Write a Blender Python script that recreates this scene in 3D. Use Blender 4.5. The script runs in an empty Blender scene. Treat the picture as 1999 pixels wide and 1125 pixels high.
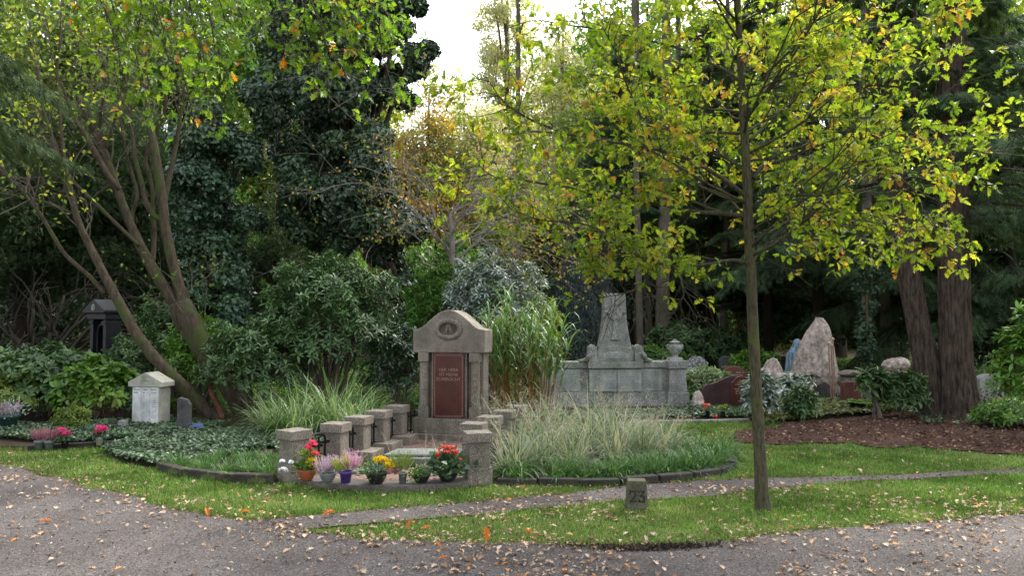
import bpy, bmesh, math, random
import numpy as np
from mathutils import Vector, Matrix, noise as mnoise
R = math.radians
random.seed(7); rng = np.random.default_rng(7)
S = bpy.context.scene
COL = S.collection

# ------------------------------------------------------------------ camera (eye 1.6 m, pitched slightly up)
F, CX, CY, EYE = 1500.0, 999.5, 562.5, 1.6
AL = math.atan(63.5 / F)
cam = bpy.data.cameras.new('camera'); camo = bpy.data.objects.new('camera', cam); COL.objects.link(camo)
cam.sensor_width = 36; cam.lens = 36 * F / 1999; cam.clip_end = 600; cam.clip_start = .05
camo.location = (0, 0, EYE); camo.rotation_euler = (math.pi / 2 + AL, 0, 0); S.camera = camo
ca, sa = math.cos(AL), math.sin(AL)
def at(x, y, Y):
    u, v = (x - CX), -(y - CY)
    wy = F * ca - v * sa; wz = F * sa + v * ca
    k = Y / wy
    return Vector((u * k, Y, EYE + wz * k))
def gnd(x, y, z=0.0):
    u, v = (x - CX), -(y - CY)
    wy = F * ca - v * sa; wz = F * sa + v * ca
    k = (z - EYE) / wz
    return Vector((u * k, wy * k, z))
def gpoly(pts, z=0): return [(p.x, p.y) for p in (gnd(x, y, z) for x, y in pts)]

# ------------------------------------------------------------------ objects
def setp(o, label=None, cat=None, group=None, kind=None):
    if label: o['label'] = label
    if cat: o['category'] = cat
    if group: o['group'] = group
    if kind: o['kind'] = kind
    return o
def thing(name, label, cat, loc=(0, 0, 0), rz=0, group=None):
    o = bpy.data.objects.new(name, None); COL.objects.link(o); o.empty_display_size = .1
    o.location = loc; o.rotation_euler = (0, 0, rz)
    return setp(o, label, cat, group)
def link(name, me, m, parent=None):
    o = bpy.data.objects.new(name, me); COL.objects.link(o)
    if m is not None: me.materials.append(m)
    if parent is not None: o.parent = parent
    return o
def copy_tree(o, parent=None):
    c = o.copy(); COL.objects.link(c); c.parent = parent
    for ch in list(o.children): copy_tree(ch, c)
    return c

class MB:
    def __init__(s): s.v = []; s.f = []
    def add(s, vs, fs):
        n = len(s.v); s.v += [tuple(v) for v in vs]; s.f += [tuple(i + n for i in f) for f in fs]; return s
    def box(s, c, d, rz=0, taper=1.0, tx=None):
        x, y, z = d[0] / 2, d[1] / 2, d[2] / 2; t = taper; ty = taper if tx is None else tx
        vs = [(-x, -y, -z), (x, -y, -z), (x, y, -z), (-x, y, -z), (-x * t, -y * ty, z), (x * t, -y * ty, z), (x * t, y * ty, z), (-x * t, y * ty, z)]
        M = Matrix.Translation(c) @ Matrix.Rotation(rz, 4, 'Z')
        return s.add([M @ Vector(v) for v in vs], [(0, 3, 2, 1), (4, 5, 6, 7), (0, 1, 5, 4), (1, 2, 6, 5), (2, 3, 7, 6), (3, 0, 4, 7)])
    def prism(s, prof, y0, y1):           # profile in x,z extruded along y
        n = len(prof)
        vs = [(x, y0, z) for x, z in prof] + [(x, y1, z) for x, z in prof]
        fs = [tuple(range(n)), tuple(range(2 * n - 1, n - 1, -1))] + [(i, i + n, (i + 1) % n + n, (i + 1) % n) for i in range(n)]
        return s.add(vs, fs)
    def slab(s, poly, z0, z1):            # polygon in x,y extruded in z
        n = len(poly)
        vs = [(x, y, z0) for x, y in poly] + [(x, y, z1) for x, y in poly]
        fs = [tuple(range(n - 1, -1, -1)), tuple(range(n, 2 * n))] + [(i, (i + 1) % n, (i + 1) % n + n, i + n) for i in range(n)]
        return s.add(vs, fs)
    def lathe(s, prof, n=28, c=(0, 0, 0), cap=True):
        vs = []; fs = []
        for r, z in prof:
            for k in range(n):
                a = 2 * math.pi * k / n; vs.append((c[0] + r * math.cos(a), c[1] + r * math.sin(a), c[2] + z))
        for j in range(len(prof) - 1):
            for k in range(n):
                k2 = (k + 1) % n; fs.append((j * n + k, j * n + k2, (j + 1) * n + k2, (j + 1) * n + k))
        if cap: fs.append(tuple(range(n - 1, -1, -1))); fs.append(tuple((len(prof) - 1) * n + k for k in range(n)))
        return s.add(vs, fs)
    def tube(s, pts, rad, n=8):
        pts = [Vector(p) for p in pts]; m = len(pts)
        if not hasattr(rad, '__len__'): rad = [rad] * m
        vs = []; fs = []; up = Vector((0.31, 0.17, 0.93)); a = None
        for i in range(m):
            t = (pts[min(i + 1, m - 1)] - pts[max(i - 1, 0)])
            if t.length < 1e-9: t = Vector((0, 0, 1))
            t.normalize()
            if a is None: a = t.cross(up); a = a.normalized() if a.length > 1e-3 else Vector((1, 0, 0))
            a = (a - t * a.dot(t)).normalized(); b = t.cross(a)
            for k in range(n):
                g = 2 * math.pi * k / n; vs.append(pts[i] + (a * math.cos(g) + b * math.sin(g)) * rad[i])
        for i in range(m - 1):
            for k in range(n):
                k2 = (k + 1) % n; fs.append((i * n + k, i * n + k2, (i + 1) * n + k2, (i + 1) * n + k))
        fs.append(tuple(range(n - 1, -1, -1))); fs.append(tuple((m - 1) * n + k for k in range(n)))
        return s.add(vs, fs)
    def build(s, name, m, parent=None, smooth=False, bevel=0, jit=0):
        me = bpy.data.meshes.new(name); me.from_pydata(s.v, [], s.f); me.update()
        if smooth: me.polygons.foreach_set('use_smooth', [True] * len(me.polygons))
        o = link(name, me, m, parent)
        if bevel:
            b = o.modifiers.new('bevel', 'BEVEL'); b.width = bevel; b.segments = 2; b.limit_method = 'ANGLE'
        return o

def npmesh(name, V, Fc, m, parent=None, rnd=None, smooth=False):
    """V (n,3); Fc (k,s) faces all of one size; rnd per-vertex float"""
    me = bpy.data.meshes.new(name); V = np.ascontiguousarray(V, np.float32); Fc = np.ascontiguousarray(Fc, np.int32)
    me.vertices.add(len(V)); me.vertices.foreach_set('co', V.ravel())
    k, q = Fc.shape
    me.loops.add(k * q); me.loops.foreach_set('vertex_index', Fc.ravel())
    me.polygons.add(k); me.polygons.foreach_set('loop_start', np.arange(0, k * q, q, dtype=np.int32))
    try: me.polygons.foreach_set('loop_total', np.full(k, q, np.int32))
    except Exception: pass
    me.update(calc_edges=True)
    if smooth: me.polygons.foreach_set('use_smooth', np.ones(k, bool))
    if rnd is not None:
        at_ = me.attributes.new('rnd', 'FLOAT', 'POINT'); at_.data.foreach_set('value', np.ascontiguousarray(rnd, np.float32))
    return link(name, me, m, parent)

def nrm(a): return a / np.maximum(np.linalg.norm(a, axis=-1, keepdims=True), 1e-9)
def rdir(n): return nrm(rng.normal(size=(n, 3)))
# leaf templates: verts (x across, y along, z lift), faces
def _oak():
    pr = [(.02, 0), (.06, .10), (.20, .15), (.11, .25), (.38, .34), (.16, .44), (.50, .58), (.20, .66), (.38, .82), (.16, .86), (0, 1.0)]
    out = pr + [(-x, y) for x, y in pr[-2::-1]]
    vs = [(x, y, .35 * abs(x) - .25 * y * y) for x, y in out]
    n = len(vs); c = (0, .5, -.06)
    vs.append(c); fs = [(i, (i + 1) % n, n) for i in range(n)]
    return np.array(vs), np.array(fs)
TPL = {
 'leaf': (np.array([(0, 0, 0), (.5, .45, .10), (0, 1, -.12), (-.5, .45, .10)]), np.array([(0, 1, 2), (0, 2, 3)])),
 'quad': (np.array([(0, 0, 0), (.5, .45, .06), (0, 1, -.05), (-.5, .5, .03)]), np.array([(0, 1, 2, 3)])),
 'lance': (np.array([(0, 0, 0), (.45, .35, .05), (.40, .7, -.03), (0, 1, -.16), (-.40, .7, -.03), (-.45, .35, .05), (0, .5, -.03)]),
           np.array([(0, 1, 6), (1, 2, 6), (2, 3, 6), (3, 4, 6), (4, 5, 6), (5, 0, 6)])),
 'ivy': (np.array([(0, 0, 0), (.5, .12, .08), (.38, .5, .05), (0, 1, -.1), (-.38, .5, .05), (-.5, .12, .08)]), np.array([(0, 1, 2), (0, 2, 3), (0, 3, 4), (0, 4, 5)])),
 'oak': _oak(),
 'sprig': (np.array([(-.03, 0, 0), (.03, 0, 0), (0, 1, -.2)] + sum([[(0, y, -.2 * y * y), (0, y + .13, -.2 * y * y), (s * .5 * (1 - .5 * y), y + .3, -.3 * y - .08)] for y in (.08, .3, .52, .72) for s in (-1, 1)], [])),
           np.array([(3 * i, 3 * i + 1, 3 * i + 2) for i in range(9)])),
 'tri': (np.array([(-.5, 0, 0), (.5, 0, 0), (0, 1, -.1)]), np.array([(0, 1, 2)])),
}
def leaves(name, P, D, N, L, W, tpl, m, parent=None, rnd=None):
    T, Fc = TPL[tpl]; n = len(P); k = len(T)
    D = nrm(D); X = nrm(np.cross(D, N)); N = np.cross(X, D)
    L = np.broadcast_to(np.asarray(L, float), (n,)); W = np.broadcast_to(np.asarray(W, float), (n,))
    V = P[:, None, :] + T[None, :, 0, None] * W[:, None, None] * X[:, None, :] + T[None, :, 1, None] * L[:, None, None] * D[:, None, :] \
        + T[None, :, 2, None] * L[:, None, None] * N[:, None, :]
    FF = (Fc[None] + (np.arange(n) * k)[:, None, None]).reshape(-1, Fc.shape[1])
    if rnd is None: rnd = rng.random(n)
    return npmesh(name, V.reshape(-1, 3), FF, m, parent, np.repeat(rnd, k))
def blades(name, P, az, L, lean, droop, W, m, parent=None, segs=5, rnd=None, taper=1.0):
    n = len(P); bc = lambda a: np.broadcast_to(np.asarray(a, float), (n,))
    az, L, lean, droop, W = map(bc, (az, L, lean, droop, W))
    H = np.stack([np.cos(az), np.sin(az), np.zeros(n)], 1); X = np.stack([-np.sin(az), np.cos(az), np.zeros(n)], 1)
    p = P.copy(); V = []
    for i in range(segs + 1):
        t = i / segs; w = W * (1 - t) ** .6 * (.75 + .5 * min(t * 3, 1)) * .6 if taper else W
        w = np.maximum(w, 1e-4)
        V += [p - X * w[:, None] * .5, p + X * w[:, None] * .5]
        th = lean + droop * ((i + .5) / segs) ** 1.4
        p = p + (H * np.sin(th)[:, None] + np.array([0, 0, 1.]) * np.cos(th)[:, None]) * (L / segs)[:, None]
    V = np.stack(V, 1); k = 2 * (segs + 1)
    q = np.array([(2 * i, 2 * i + 1, 2 * i + 3, 2 * i + 2) for i in range(segs)])
    FF = (q[None] + (np.arange(n) * k)[:, None, None]).reshape(-1, 4)
    if rnd is None: rnd = rng.random(n)
    return npmesh(name, V.reshape(-1, 3), FF, m, parent, np.repeat(rnd, k))
def inpoly(P, poly):
    x, y = P[:, 0], P[:, 1]; c = np.zeros(len(P), bool); n = len(poly)
    for i in range(n):
        x1, y1 = poly[i]; x2, y2 = poly[i - 1]
        if y1 == y2: continue
        c ^= ((y1 > y) != (y2 > y)) & (x < (x2 - x1) * (y - y1) / (y2 - y1) + x1)
    return c
def fbm(x, y, s=1.0, seed=0.0):
    v = 0; a = 1; t = 0
    for i in range(4):
        k = s * 2 ** i; b = seed * 3.1 + i * 1.7
        v = v + a * (np.sin(x * k * 1.3 + b + 1.9 * np.sin(y * k * .9 + b)) * np.cos(y * k * 1.1 - b + 1.6 * np.sin(x * k * .8 + 2 * b))); t += a; a *= .6
    return v / t
def sample(poly, n, near=None):
    q = np.array(poly); lo, hi = q.min(0), q.max(0); out = []; c = 0
    while c < n:
        p = lo + (hi - lo) * rng.random((n * 2, 2)); p = p[inpoly(p, poly)]
        if near: p = p[rng.random(len(p)) < np.minimum(1, (near / np.maximum(p[:, 1], .1)) ** 1.5)]
        out.append(p); c += len(p)
    p = np.concatenate(out)[:n]
    return p

# ------------------------------------------------------------------ materials
def nmat(name):
    m = bpy.data.materials.new(name); m.use_nodes = True; nt = m.node_tree; nt.nodes.clear()
    out = nt.nodes.new('ShaderNodeOutputMaterial'); b = nt.nodes.new('ShaderNodeBsdfPrincipled')
    nt.links.new(b.outputs[0], out.inputs[0]); return m, nt, b, out
def ramp(nt, cols, fac=None, interp='LINEAR'):
    r = nt.nodes.new('ShaderNodeValToRGB'); cr = r.color_ramp; cr.interpolation = interp
    n = len(cols)
    while len(cr.elements) < n: cr.elements.new(.5)
    for i, c in enumerate(cols):
        if len(c) == 4: cr.elements[i].position = c[3]
        else: cr.elements[i].position = i / max(n - 1, 1)
        cr.elements[i].color = (*c[:3], 1)
    if fac is not None: nt.links.new(fac, r.inputs[0])
    return r
def noise(nt, scale, detail=4, rough=.6, vec=None, stretch=None):
    t = nt.nodes.new('ShaderNodeTexNoise'); t.inputs['Scale'].default_value = scale; t.inputs['Detail'].default_value = detail
    t.inputs['Roughness'].default_value = rough
    c = nt.nodes.new('ShaderNodeTexCoord')
    if stretch:
        mp = nt.nodes.new('ShaderNodeMapping'); mp.inputs['Scale'].default_value = stretch
        nt.links.new(c.outputs['Object'], mp.inputs[0]); nt.links.new(mp.outputs[0], t.inputs[0])
    else: nt.links.new(c.outputs['Object'], t.inputs[0])
    return t
def mixc(nt, a, b, fac, mode='MIX'):
    m = nt.nodes.new('ShaderNodeMix'); m.data_type = 'RGBA'; m.blend_type = mode
    for s, v in ((6, a), (7, b)):
        if hasattr(v, 'links') or hasattr(v, 'is_output'): nt.links.new(v, m.inputs[s])
        else: m.inputs[s].default_value = (*v, 1)
    if hasattr(fac, 'is_output'): nt.links.new(fac, m.inputs[0])
    else: m.inputs[0].default_value = fac
    return m.outputs[2]
def bump(nt, b, h, st=.5, dist=.01):
    bp = nt.nodes.new('ShaderNodeBump'); bp.inputs['Strength'].default_value = st; bp.inputs['Distance'].default_value = dist
    nt.links.new(h, bp.inputs['Height']); nt.links.new(bp.outputs[0], b.inputs['Normal'])
def leafmat(name, cols, trans=.45, rough=.5, spec=.4, tint=(1.1, 1.12, .66), var=.35):
    m, nt, b, out = nmat(name)
    a = nt.nodes.new('ShaderNodeAttribute'); a.attribute_name = 'rnd'
    r = ramp(nt, cols, a.outputs['Fac'])
    nz = noise(nt, 1.7, 2); g = ramp(nt, [(1 - var,) * 3 + (.35,), (1 + var * .8,) * 3 + (.65,)], nz.outputs[0])
    c = mixc(nt, r.outputs[0], g.outputs[0], 1.0, 'MULTIPLY')
    nt.links.new(c, b.inputs['Base Color']); b.inputs['Roughness'].default_value = rough
    b.inputs['Specular IOR Level'].default_value = spec
    if trans:
        tr = nt.nodes.new('ShaderNodeBsdfTranslucent'); c2 = mixc(nt, c, tint, 1.0, 'MULTIPLY'); nt.links.new(c2, tr.inputs[0])
        mx = nt.nodes.new('ShaderNodeMixShader'); mx.inputs[0].default_value = trans
        nt.links.new(b.outputs[0], mx.inputs[1]); nt.links.new(tr.outputs[0], mx.inputs[2]); nt.links.new(mx.outputs[0], out.inputs[0])
    return m
def stone(name, cols, scale=160, patch=None, rough=.75, spec=.3, bmp=.4, moss=None, polish=False):
    m, nt, b, out = nmat(name)
    n1 = noise(nt, scale, 2, .7); r = ramp(nt, cols, n1.outputs[0])
    n2 = noise(nt, 3.5, 5, .65); g = ramp(nt, [(.52, .52, .50, .3), (1.12, 1.10, 1.06, .68)], n2.outputs[0])
    c = mixc(nt, r.outputs[0], g.outputs[0], 1.0, 'MULTIPLY')
    n4 = noise(nt, 7, 4, .7, stretch=(1, 1, .22)); g4 = ramp(nt, [(.68, .68, .64, .32), (1, 1, 1, .52)], n4.outputs[0])
    if not polish: c = mixc(nt, c, g4.outputs[0], .75, 'MULTIPLY')
    if moss:
        n3 = noise(nt, 9, 5, .7); k = ramp(nt, [(0, 0, 0, .52), (.8, .8, .8, .66)], n3.outputs[0])
        c = mixc(nt, c, moss, k.outputs[0])
    nt.links.new(c, b.inputs['Base Color']); b.inputs['Roughness'].default_value = rough; b.inputs['Specular IOR Level'].default_value = spec
    if bmp: bump(nt, b, n1.outputs[0], bmp, .004)
    return m
def plain(name, col, rough=.5, metal=0, nz=.25, scale=12, spec=.4):
    m, nt, b, out = nmat(name)
    n1 = noise(nt, scale, 4, .6); g = ramp(nt, [(1 - nz,) * 3 + (.3,), (1 + nz,) * 3 + (.7,)], n1.outputs[0])
    c = mixc(nt, col, g.outputs[0], 1.0, 'MULTIPLY'); nt.links.new(c, b.inputs['Base Color'])
    b.inputs['Roughness'].default_value = rough; b.inputs['Metallic'].default_value = metal; b.inputs['Specular IOR Level'].default_value = spec
    return m
def barkmat(name, c0, c1, st=(14, 14, 2.2), moss=None, mossat=.52, bm=.9, dist=.02):
    m, nt, b, out = nmat(name)
    n1 = noise(nt, 1.0, 6, .7, stretch=st); r = ramp(nt, [(*c0, .32), (*c1, .68)], n1.outputs[0])
    c = r.outputs[0]
    if moss:
        n3 = noise(nt, 2.6, 5, .65); k = ramp(nt, [(0, 0, 0, mossat), (1, 1, 1, mossat + .13)], n3.outputs[0]); c = mixc(nt, c, moss, k.outputs[0])
    nt.links.new(c, b.inputs['Base Color']); b.inputs['Roughness'].default_value = .95; b.inputs['Specular IOR Level'].default_value = .15
    bump(nt, b, n1.outputs[0], bm, dist)
    return m
def groundmat(name, cols, scale=30, big=(.75, 1.15), bscale=.8, rough=.95, bmp=.5, dist=.01, detail=6):
    m, nt, b, out = nmat(name)
    n1 = noise(nt, scale, detail, .75); r = ramp(nt, cols, n1.outputs[0])
    n2 = noise(nt, bscale, 5, .6); g = ramp(nt, [(big[0],) * 3 + (.35,), (big[1],) * 3 + (.65,)], n2.outputs[0])
    c = mixc(nt, r.outputs[0], g.outputs[0], 1.0, 'MULTIPLY'); nt.links.new(c, b.inputs['Base Color'])
    b.inputs['Roughness'].default_value = rough; b.inputs['Specular IOR Level'].default_value = .12
    bump(nt, b, n1.outputs[0], bmp, dist)
    return m

M = {}
M['granite'] = stone('granite', [(.07, .060, .052, .35), (.19, .165, .142, .46), (.255, .222, .19, .55), (.42, .375, .33, .66)], 95, bmp=.5, moss=(.125, .125, .088))
M['granite_top'] = M['granite']
M['dkstone'] = stone('dark_stone', [(.018, .016, .015, .3), (.055, .048, .045, .7)], 60, moss=(.035, .05, .015))
M['mosskerb'] = stone('mossy_kerb', [(.02, .018, .016, .3), (.06, .05, .042, .7)], 50, moss=(.12, .17, .03))
M['redpol'] = stone('polished_red_granite', [(.045, .013, .011, .35), (.115, .036, .029, .65)], 190, rough=.18, spec=.6, bmp=0, polish=True)
M['purpol'] = stone('polished_purple_granite', [(.03, .014, .018, .35), (.09, .045, .05, .65)], 160, rough=.16, spec=.6, bmp=0, polish=True)
M['redgr'] = stone('red_granite', [(.10, .035, .028, .35), (.20, .08, .06, .65)], 150, rough=.4, bmp=.1)
M['greystone'] = stone('grey_granite', [(.12, .13, .125, .34), (.27, .28, .27, .50), (.42, .43, .42, .66)], 60, moss=(.13, .16, .09))
M['palestone'] = stone('pale_sandstone', [(.34, .335, .29, .35), (.47, .46, .41, .65)], 70, moss=(.34, .36, .24))
M['slabgrey'] = stone('slab_grey', [(.14, .16, .155, .35), (.25, .28, .27, .65)], 60, moss=(.12, .15, .09))
M['plate'] = stone('plate_grey', [(.27, .30, .285, .35), (.38, .41, .40, .65)], 40, rough=.35, spec=.5, bmp=.1)
M['speck'] = stone('speckled_headstone', [(.12, .12, .13, .40), (.5, .5, .5, .58)], 28)
M['darkgr'] = stone('dark_headstone', [(.05, .052, .056, .35), (.13, .13, .135, .65)], 60)
M['blackst'] = stone('black_stone', [(.008, .008, .010, .35), (.022, .022, .027, .65)], 50, rough=.5, spec=.3, bmp=.1)
M['rock'] = stone('boulder_rock', [(.30, .235, .21, .32), (.47, .39, .35, .5), (.60, .53, .49, .7)], 14, rough=.9, bmp=.8)
M['rockwall'] = stone('rough_rock', [(.14, .12, .10, .32), (.34, .30, .27, .68)], 22, rough=.9, bmp=.9, moss=(.10, .12, .05))
M['moststone'] = stone('mossy_marker_stone', [(.05, .05, .034, .3), (.15, .142, .098, .7)], 60, rough=.95, moss=(.10, .13, .05))
M['iron'] = plain('black_iron', (.012, .012, .014), .45, .6)
M['groove'] = plain('dark_engraving', (.026, .026, .018), .9, nz=.4, scale=60)  # dark mossy colour of the engraved strokes
M['letter'] = plain('pale_lettering', (.25, .15, .115), .6)
M['linecut'] = plain('engraved_lettering', (.10, .11, .11), .8, nz=.5, scale=60)
M['goldline'] = plain('pale_engraved_lettering', (.55, .48, .40), .6)
M['terra'] = plain('terracotta', (.30, .085, .035), .7)
M['potgrey'] = plain('grey_plastic', (.16, .18, .18), .5)
M['potpurple'] = plain('purple_pot', (.075, .04, .22), .45)
M['potblack'] = plain('black_plastic', (.018, .018, .02), .4)
M['potpale'] = plain('pale_pot', (.5, .48, .44), .6)
M['potgreen'] = plain('dark_green_pot', (.03, .06, .055), .5)
M['soil'] = groundmat('potting_soil', [(.012, .008, .005, .3), (.05, .035, .025, .7)], 60)
M['verd'] = None
M['bluepl'] = plain('blue_plastic', (.05, .09, .28), .35)
M['candle'] = plain('red_glass', (.5, .02, .015), .2)

M['border'] = plain('border_engraving', (.20, .10, .085), .6)
# ------------------------------------------------------------------ foliage and ground materials
LM = {}
LM['oak'] = leafmat('oak_leaf', [(.10, .18, .012, 0), (.20, .29, .022, .42), (.34, .38, .035, .72), (.46, .31, .04, .88), (.40, .17, .04, .94), (.20, .10, .045, 1)], .60, .45, .35)
LM['oak2'] = leafmat('oak_leaf_hanging', [(.07, .15, .012, 0), (.13, .24, .018, .5), (.24, .33, .025, .88), (.55, .19, .02, .94), (.55, .13, .015, 1)], .55, .4, .45)
LM['orange'] = leafmat('orange_leaf', [(.60, .17, .02), (.50, .11, .015)], .3, .6, .3)
LM['ivy'] = leafmat('ivy_leaf', [(.025, .052, .030), (.05, .095, .045), (.085, .14, .06)], .15, .36, .5)
LM['ivygc'] = leafmat('ground_ivy_leaf', [(.035, .07, .035), (.065, .12, .055), (.12, .17, .10)], .2, .45, .45)
LM['holly'] = leafmat('glossy_leaf', [(.03, .07, .038), (.06, .12, .06), (.12, .19, .09)], .15, .32, .5)
LM['rhodo'] = leafmat('rhododendron_leaf', [(.04, .085, .035), (.075, .145, .05), (.13, .21, .075)], .2, .4, .38)
LM['rhodob'] = leafmat('bright_rhododendron_leaf', [(.06, .15, .02), (.11, .24, .03), (.20, .34, .06)], .3, .35, .45)
LM['silver'] = leafmat('silvery_sky_sheen_leaf', [(.05, .09, .05, 0), (.12, .18, .12, .35), (.34, .40, .36, .6), (.62, .66, .64, 1)], .15, .3, .5)  # lighter steps paint the white sky's reflection onto random leaves
LM['yew'] = leafmat('yew_needle', [(0.02, 0.0375, 0.0175), (0.04, 0.0725, 0.03), (0.075, 0.11, 0.0438)], .25, .75, .12)
LM['yewm'] = leafmat('conifer_needle', [(0.0275, 0.0575, 0.0275), (0.0562, 0.1, 0.0475), (0.1, 0.15, 0.0625)], .25, .75, .12)
LM['junip'] = leafmat('juniper_needle', [(.03, .05, .045), (.055, .08, .075), (.10, .13, .125)], .1, .7, .2)
LM['green'] = leafmat('green_leaf', [(0.042, 0.112, 0.021), (0.084, 0.196, 0.035), (0.168, 0.294, 0.056)], .45, .5, .3)
LM['yellowgreen'] = leafmat('yellow_green_leaf', [(0.135, 0.23, 0.027), (0.27, 0.365, 0.0405), (0.513, 0.486, 0.054)], .55, .5, .3)
LM['autumn'] = leafmat('autumn_leaf', [(0.125, 0.188, 0.0375), (0.275, 0.275, 0.05), (0.45, 0.325, 0.0625), (0.425, 0.175, 0.05)], .5, .5, .3)
LM['pale'] = leafmat('haze_tinted_poplar_leaf', [(0.391, 0.414, 0.276), (0.529, 0.529, 0.322), (0.644, 0.575, 0.322)], .6, .5, .3)  # backlit haze of the far trees is put into this pale colour
LM['olive'] = leafmat('olive_leaf', [(0.075, 0.135, 0.03), (0.15, 0.225, 0.045), (0.27, 0.33, 0.075)], .5, .5, .3)
LM['reed'] = leafmat('reed_leaf', [(.07, .16, .04), (.13, .25, .07), (.28, .38, .16)], .35, .35, .5, var=.15)
LM['straw'] = leafmat('dry_stalk', [(.22, .12, .04), (.38, .24, .08), (.46, .36, .15)], .25, .7, .2, var=.15)
LM['drygrass'] = leafmat('dry_grass_blade', [(.30, .26, .20), (.44, .39, .31), (.58, .54, .45)], .35, .7, .2, var=.12)
LM['fgrass'] = leafmat('fountain_grass_blade', [(.08, .14, .08), (.17, .25, .15), (.33, .37, .26), (.50, .48, .38)], .35, .6, .2, var=.15)
LM['sedge'] = leafmat('sedge_blade', [(.04, .12, .03), (.065, .16, .04), (.15, .25, .075)], .3, .45, .3, var=.15)
LM['lawn'] = leafmat('lawn_blade', [(.05, .105, .02, 0), (.105, .21, .035, .4), (.20, .32, .075, .8), (.33, .32, .15, 1)], .3, .6, .2, var=.3)
LM['litter'] = leafmat('fallen_leaf', [(.16, .08, .045, 0), (.26, .165, .10, .25), (.42, .31, .215, .5), (.56, .45, .34, .8), (.50, .24, .08, .97), (.55, .18, .03, 1)], .15, .7, .2, (1, 1, 1), .1)
LM['litterbr'] = leafmat('brown_leaf_litter', [(.05, .024, .018, 0), (.12, .058, .04, .5), (.27, .16, .10, .85), (.40, .28, .17, 1)], .1, .8, .2, (1, 1, 1), .2)
LM['pinkheath'] = leafmat('pink_heather', [(.50, .20, .34), (.62, .33, .46), (.70, .48, .56)], .3, .7, .2, (1, 1, 1), .1)
LM['mauve'] = leafmat('mauve_heather', [(.40, .24, .34), (.55, .40, .50), (.66, .55, .62)], .3, .7, .2, (1, 1, 1), .1)
LM['darkheath'] = leafmat('dark_heather', [(.20, .06, .10), (.34, .13, .17), (.48, .26, .28)], .3, .7, .2, (1, 1, 1), .1)
LM['lime'] = leafmat('lime_heather', [(.28, .38, .03), (.42, .50, .05)], .3, .6, .2, (1, 1, 1), .1)
LM['yellow'] = leafmat('yellow_petal', [(.75, .52, .02), (.85, .65, .03)], .3, .5, .3, (1, 1, 1), .05)
LM['white'] = leafmat('white_petal', [(.75, .75, .78), (.85, .85, .85)], .3, .5, .3, (1, 1, 1), .05)
LM['pink'] = leafmat('pink_petal', [(.75, .06, .14), (.80, .14, .20)], .3, .5, .3, (1, 1, 1), .05)
LM['coral'] = leafmat('coral_petal', [(.72, .06, .04), (.80, .16, .11), (.80, .35, .25)], .3, .5, .3, (1, 1, 1), .05)
LM['magenta'] = leafmat('magenta_petal', [(.70, .04, .20), (.80, .12, .32)], .3, .5, .3, (1, 1, 1), .05)
LM['darkcrumb'] = leafmat('soil_crumb', [(.03, .022, .017), (.10, .075, .06)], 0, .95, .1, (1, 1, 1), .2)
LM['greygreen'] = leafmat('grey_green_leaf', [(.14, .22, .15), (.28, .38, .28)], .2, .5, .3, (1, 1, 1), .1)
B = {}
B['oak'] = barkmat('oak_bark', (.020, .018, .012), (.11, .10, .06), (60, 60, 12), moss=(.08, .092, .03), bm=1, dist=.012)
B['lean'] = barkmat('mossy_smooth_bark', (.028, .020, .014), (.105, .082, .058), (18, 18, 4.5), moss=(.055, .078, .02), mossat=.5, bm=.5, dist=.01)
B['red'] = barkmat('fibrous_red_bark', (.014, .010, .008), (.14, .105, .083), (24, 24, 4.0), bm=1.0, dist=.05)
B['dark'] = barkmat('dark_bark', (.018, .014, .010), (.06, .045, .032), (10, 10, 2))
B['grey'] = barkmat('grey_bark', (.06, .05, .04), (.18, .15, .12), (10, 10, 2), moss=(.07, .09, .03))
B['twig'] = plain('bare_twig', (.20, .175, .15), .9)
B['twigd'] = plain('dark_twig', (.035, .028, .020), .9)

gm_forest = groundmat('woodland_soil', [(.012, .014, .008, .3), (.045, .04, .02, .55), (.10, .075, .045, .75)], 14, (.5, 1.2), .5, bmp=.8, dist=.03)
gm_lawn = groundmat('lawn_turf', [(.035, .035, .015, .3), (.075, .105, .025, .5), (.15, .18, .05, .72)], 35, (.75, 1.2), .9, bmp=.7, dist=.02)
gm_path = groundmat('gravel', [(.028, .025, .024, .34), (.092, .083, .080, .5), (.23, .208, .20, .68)], 75, (.62, 1.18), .8, bmp=.9, dist=.008)
gm_mulch = groundmat('bark_mulch', [(.016, .009, .007, .33), (.07, .038, .029, .5), (.15, .085, .062, .7)], 40, (.7, 1.15), 1.2, bmp=.9, dist=.02)
gm_bed = groundmat('planting_soil', [(.018, .013, .009, .3), (.07, .05, .035, .7)], 30, bmp=.8, dist=.02)

# ------------------------------------------------------------------ ground sheets
def sheet(name, poly, z, m, wob=.03, seed=0, amp=0.0, kind='structure'):
    pts = []
    n = len(poly)
    for i in range(n):
        a = np.array(poly[i]); b = np.array(poly[(i + 1) % n]); L = np.linalg.norm(b - a)
        k = max(1, int(min(L, 14) / .12))
        for j in range(k):
            p = a + (b - a) * j / k
            w = wob * min(1, max(.3, p[1] / 8))
            pts.append((p[0] + w * fbm(p[0], p[1], 3, seed), p[1] + w * fbm(p[1], p[0], 3, seed + 5)))
    bm = bmesh.new(); vs = [bm.verts.new((x, y, z)) for x, y in pts]; f = bm.faces.new(vs)
    if f.normal.z < 0: f.normal_flip()
    bmesh.ops.triangulate(bm, faces=[f])
    me = bpy.data.meshes.new(name); bm.to_mesh(me); bm.free()
    for p in me.polygons:
        pass
    o = link(name, me, m); return setp(o, kind=kind), pts
g = MB(); nx = 60
for j in range(nx + 1):
    for i in range(nx + 1): g.v.append((-120 + 240 * i / nx, -30 + 180 * j / nx, -.012))
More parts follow.
